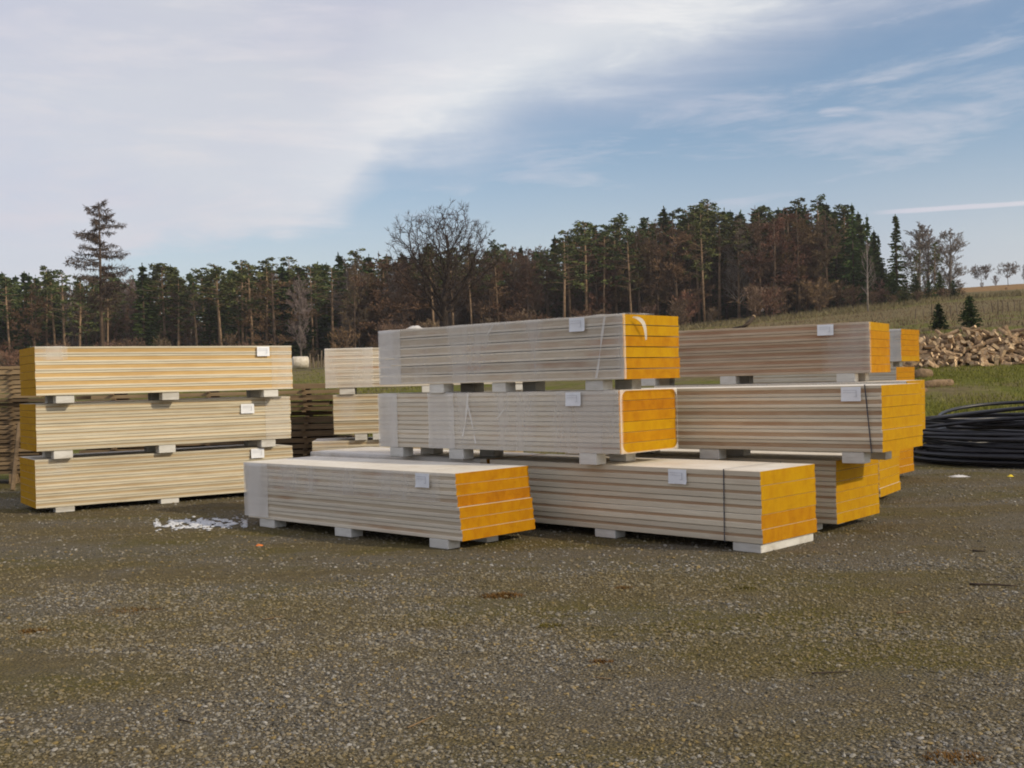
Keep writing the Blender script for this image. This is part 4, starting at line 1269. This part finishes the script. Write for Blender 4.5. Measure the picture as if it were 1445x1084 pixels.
# ------------------------------------------------------------------ grass blades
def grass(name, n, xr, yr, h, w, key, label, dens_seed, fan=None):
    y = yr[0] + (yr[1] - yr[0]) * RNG.random(n)
    if fan: x = (fan[0] + (fan[1] - fan[0]) * RNG.random(n)) * y
    else: x = xr[0] + (xr[1] - xr[0]) * RNG.random(n)
    k = np.array([noise.noise((a * .25, b * .25, dens_seed)) for a, b in zip(x, y)]) + RNG.random(n) * .8 > .15
    x, y = x[k], y[k]; n = len(x)
    z = height(x, y)
    bn = np.array([noise.noise((a * .35, b * .35, 0)) * .06 + noise.noise((a * .06, b * .06, 3)) * .25 for a, b in zip(x, y)])
    z = z + bn * np.clip((y - 19) / 8, 0, 1)
    hh = h * RNG.uniform(.4, 1.2, n); ang = RNG.random(n) * 6.283; ln = RNG.normal(0, .45, (n, 2)) * hh[:, None]
    ww = w * RNG.uniform(.6, 1.3, n)
    b0 = np.stack([x - np.cos(ang) * ww, y - np.sin(ang) * ww, z - .01], 1); b1 = np.stack([x + np.cos(ang) * ww, y + np.sin(ang) * ww, z - .01], 1)
    tp = np.stack([x + ln[:, 0], y + ln[:, 1], z + hh], 1)
    V = np.stack([b0, b1, tp], 1).reshape(-1, 3)
    o = link(name, np_mesh(name, V, np.arange(3 * n).reshape(n, 3), key, False, None, np.repeat(RNG.random(n), 3)))
    return tag(o, label, 'grass', kind='stuff')
GG = leaf_mat('green_grass_blades', (.105, .110, .014), (.24, .215, .05), .0)
GS = leaf_mat('straw_grass_blades', (.13, .10, .05), (.24, .19, .105), .0)
grass('grass', 45000, None, (18.6, 46), .10, .012, GG, 'short green grass of the near meadow', 41, fan=(.3, .56))
grass('grass', 16000, None, (24, 110), .14, .02, GG, 'green grass of the meadow between the left and middle stacks', 42, fan=(-.30, -.08))
grass('dry_grass', 26000, None, (44, 150), .26, .03, GS, 'dry straw coloured grass of the rising field', 43, fan=(.08, .52))
grass('tall_dry_grass', 16000, None, (132, 156), .65, .05, GS, 'tall dry grass along the foot of the wood', 44, fan=(-.3, .46))
grass('dry_grass', 9000, None, (18.2, 24), .16, .010, GS, 'dead grass fringe at the edge of the gravel yard', 45, fan=(-.6, .6))

# ------------------------------------------------------------------ air
m, nt = mat('haze'); g = N(nt)
pv = g.n('ShaderNodeVolumePrincipled', i={'Color': (.90, .89, .92, 1), 'Density': .00024, 'Anisotropy': .2})
ow_ = g.n('ShaderNodeOutputMaterial'); nt.links.new(pv.outputs[0], ow_.inputs['Volume'])
zs = [v_.co.z for v_ in bpy.data.objects['meadow'].data.vertices]
mb = MB(); mb.box(-432, 432, -100, 812, min(zs) - 1.5, 44)
tag(mb.build('haze', m), 'thin spring haze over the yard and the wood', kind='stuff')
# ------------------------------------------------------------------ light
SUN_AZ, SUN_EL = R(117), R(31)          # azimuth clockwise from the view axis (+Y)
sv = Vector((math.sin(SUN_AZ) * math.cos(SUN_EL), math.cos(SUN_AZ) * math.cos(SUN_EL), math.sin(SUN_EL)))
L = bpy.data.lights.new('sun', 'SUN'); L.energy = 2.5; L.angle = R(0.9); L.color = (1.0, .86, .63)
o = bpy.data.objects.new('sun', L); COL.objects.link(o)
o.rotation_euler = (-sv).to_track_quat('-Z', 'Y').to_euler()

w = bpy.data.worlds.new('World'); scene.world = w; w.use_nodes = True
nt = w.node_tree; nt.nodes.clear(); g = N(nt)
sky = g.n('ShaderNodeTexSky', sky_type='NISHITA'); sky.sun_disc = False
sky.sun_elevation = SUN_EL; sky.sun_rotation = SUN_AZ; sky.air_density = 1.0; sky.dust_density = 1.5; sky.ozone_density = 1.5
D = g.n('ShaderNodeTexCoord').outputs['Generated']
sp = g.n('ShaderNodeSeparateXYZ'); nt.links.new(D, sp.inputs[0])
dx, dy, dz = sp.outputs
az = g.math('ARCTAN2', dx, dy); el = g.math('ARCSINE', dz)
cv = g.n('ShaderNodeCombineXYZ'); nt.links.new(az, cv.inputs[0]); nt.links.new(el, cv.inputs[1])
AE = cv.outputs[0]
wob = g.math('SUBTRACT', g.noise(g.mapping(AE, (3, 6, 1), (2, 1, 0), (0, 0, R(-18))), 1.6, 6, .6, .4), .5)
stre = g.noise(g.mapping(AE, (3.0, 17, 1), (5, 3, 0), (0, 0, R(-14))), 1.7, 7, .62, .5)
fine = g.noise(g.mapping(AE, (9, 46, 1), (1, 7, 0), (0, 0, R(-10))), 1.5, 6, .65, .6)
# lower edge of the great cirrus veil, rising to the right
lin = g.ramp(g.math('ADD', g.math('MULTIPLY', az, .8), .5), [(0, .0), (.14, .05), (.20, .25), (.26, .315), (.335, .325), (.38, .385), (.416, .51), (.53, .62), (.66, .75), (.868, .90), (1, .92)])
edge_el = g.math('MULTIPLY', lin, .36)
rel = g.math('ADD', g.math('SUBTRACT', el, edge_el), g.math('ADD', g.math('MULTIPLY', wob, .07), g.math('MULTIPLY', g.math('SUBTRACT', stre, .5), .06)))
hw = g.smooth(az, -.22, .02, .020, .070)
veil = g.smooth(g.math('DIVIDE', rel, hw), -.8, 1.1)
glow = g.math('MULTIPLY', g.smooth(rel, -.02, .05), g.smooth(rel, .17, .04))
glow = g.math('MULTIPLY', glow, g.smooth(az, -.28, .0))
st = g.smooth(g.math('ADD', g.math('MULTIPLY', stre, .7), g.math('MULTIPLY', fine, .3)), .44, .68)
low = g.smooth(el, .22, .06)
lowR = g.math('MULTIPLY', low, g.smooth(az, -.1, .42, .46, .62))
body = g.math('MAXIMUM', g.math('MULTIPLY', veil, g.math('ADD', .80, g.math('MULTIPLY', st, .2))), g.math('MULTIPLY', st, .52))
body = g.math('MAXIMUM', body, lowR)
# contrail low on the right
cl = g.math('SUBTRACT', el, g.math('ADD', g.math('MULTIPLY', az, .056 + .025), .146 - .0265))
# photo: passes (1235,300) and (1445,286)
p0, p1 = ray(1235, 300.5), ray(1445, 286.5)
a0, e0 = math.atan2(p0.x, p0.y), math.asin(p0.normalized().z); a1, e1 = math.atan2(p1.x, p1.y), math.asin(p1.normalized().z)
sl = (e1 - e0) / (a1 - a0)
cl = g.math('ABSOLUTE', g.math('ADD', g.math('SUBTRACT', g.math('SUBTRACT', el, e0), g.math('MULTIPLY', g.math('SUBTRACT', az, a0), sl)), g.math('MULTIPLY', g.math('SUBTRACT', fine, .5), .0022)))
ct = g.math('MULTIPLY', g.smooth(cl, .0038, .0008), g.math('MULTIPLY', g.smooth(az, a0 - .03, a0 + .03), g.smooth(az, .95, .6)))
body = g.math('MAXIMUM', body, g.math('MULTIPLY', ct, .95))
# small bright cloud scrap in the blue
q0 = ray(1186, 157); aq, eq = math.atan2(q0.x, q0.y), math.asin(q0.normalized().z)
ra = g.math('POWER', g.math('DIVIDE', g.math('SUBTRACT', az, aq), .022), 2.0); re = g.math('POWER', g.math('DIVIDE', g.math('SUBTRACT', el, eq), .0042), 2.0)
sc_ = g.smooth(g.math('ADD', g.math('ADD', ra, re), g.math('MULTIPLY', g.math('SUBTRACT', fine, .5), 5.0)), 1.6, -.4)
body = g.math('MAXIMUM', body, g.math('MULTIPLY', sc_, .6))
br = g.noise(g.mapping(AE, (2.2, 5, 1), (9, 2, 0), (0, 0, R(-20))), 1.3, 4, .5)
ccol = g.mix(g.ramp(br, [(.35, 0.0), (.65, 1.0)]), (.56, .56, .655), (.65, .645, .68))
ccol = g.mix(glow, ccol, (.80, .80, .80))
skyc = g.n('ShaderNodeVectorMath', operation='SCALE', i={3: .10}); nt.links.new(sky.outputs[0], skyc.inputs[0])
bg1 = g.n('ShaderNodeBackground'); nt.links.new(sky.outputs[0], bg1.inputs[0]); bg1.inputs[1].default_value = .12
bg2 = g.n('ShaderNodeBackground'); nt.links.new(ccol, bg2.inputs[0]); bg2.inputs[1].default_value = 1.0
mx = g.n('ShaderNodeMixShader'); nt.links.new(body, mx.inputs[0]); nt.links.new(bg1.outputs[0], mx.inputs[1]); nt.links.new(bg2.outputs[0], mx.inputs[2])
ow = g.n('ShaderNodeOutputWorld'); nt.links.new(mx.outputs[0], ow.inputs[0])

# ------------------------------------------------------------------ camera
cam = bpy.data.cameras.new('camera'); cam.sensor_width = 36; cam.lens = 36 * FPX / 1445; cam.clip_end = 5000; cam.clip_start = .05
co = bpy.data.objects.new('camera', cam); COL.objects.link(co)
co.matrix_world = Matrix.Translation((0, 0, EYE)) @ Matrix.Rotation(R(90) + PITCH, 4, 'X') @ Matrix.Rotation(-ROLL, 4, 'Z')
scene.camera = co
scene.view_settings.view_transform = 'Standard'; scene.view_settings.look = 'None'; scene.view_settings.exposure = 0.15; scene.view_settings.gamma = 1
scene.render.film_transparent = False
scene.cycles.filter_width = 1.9
scene.cycles.use_denoising = True
scene.cycles.max_bounces = 6; scene.cycles.transparent_max_bounces = 10
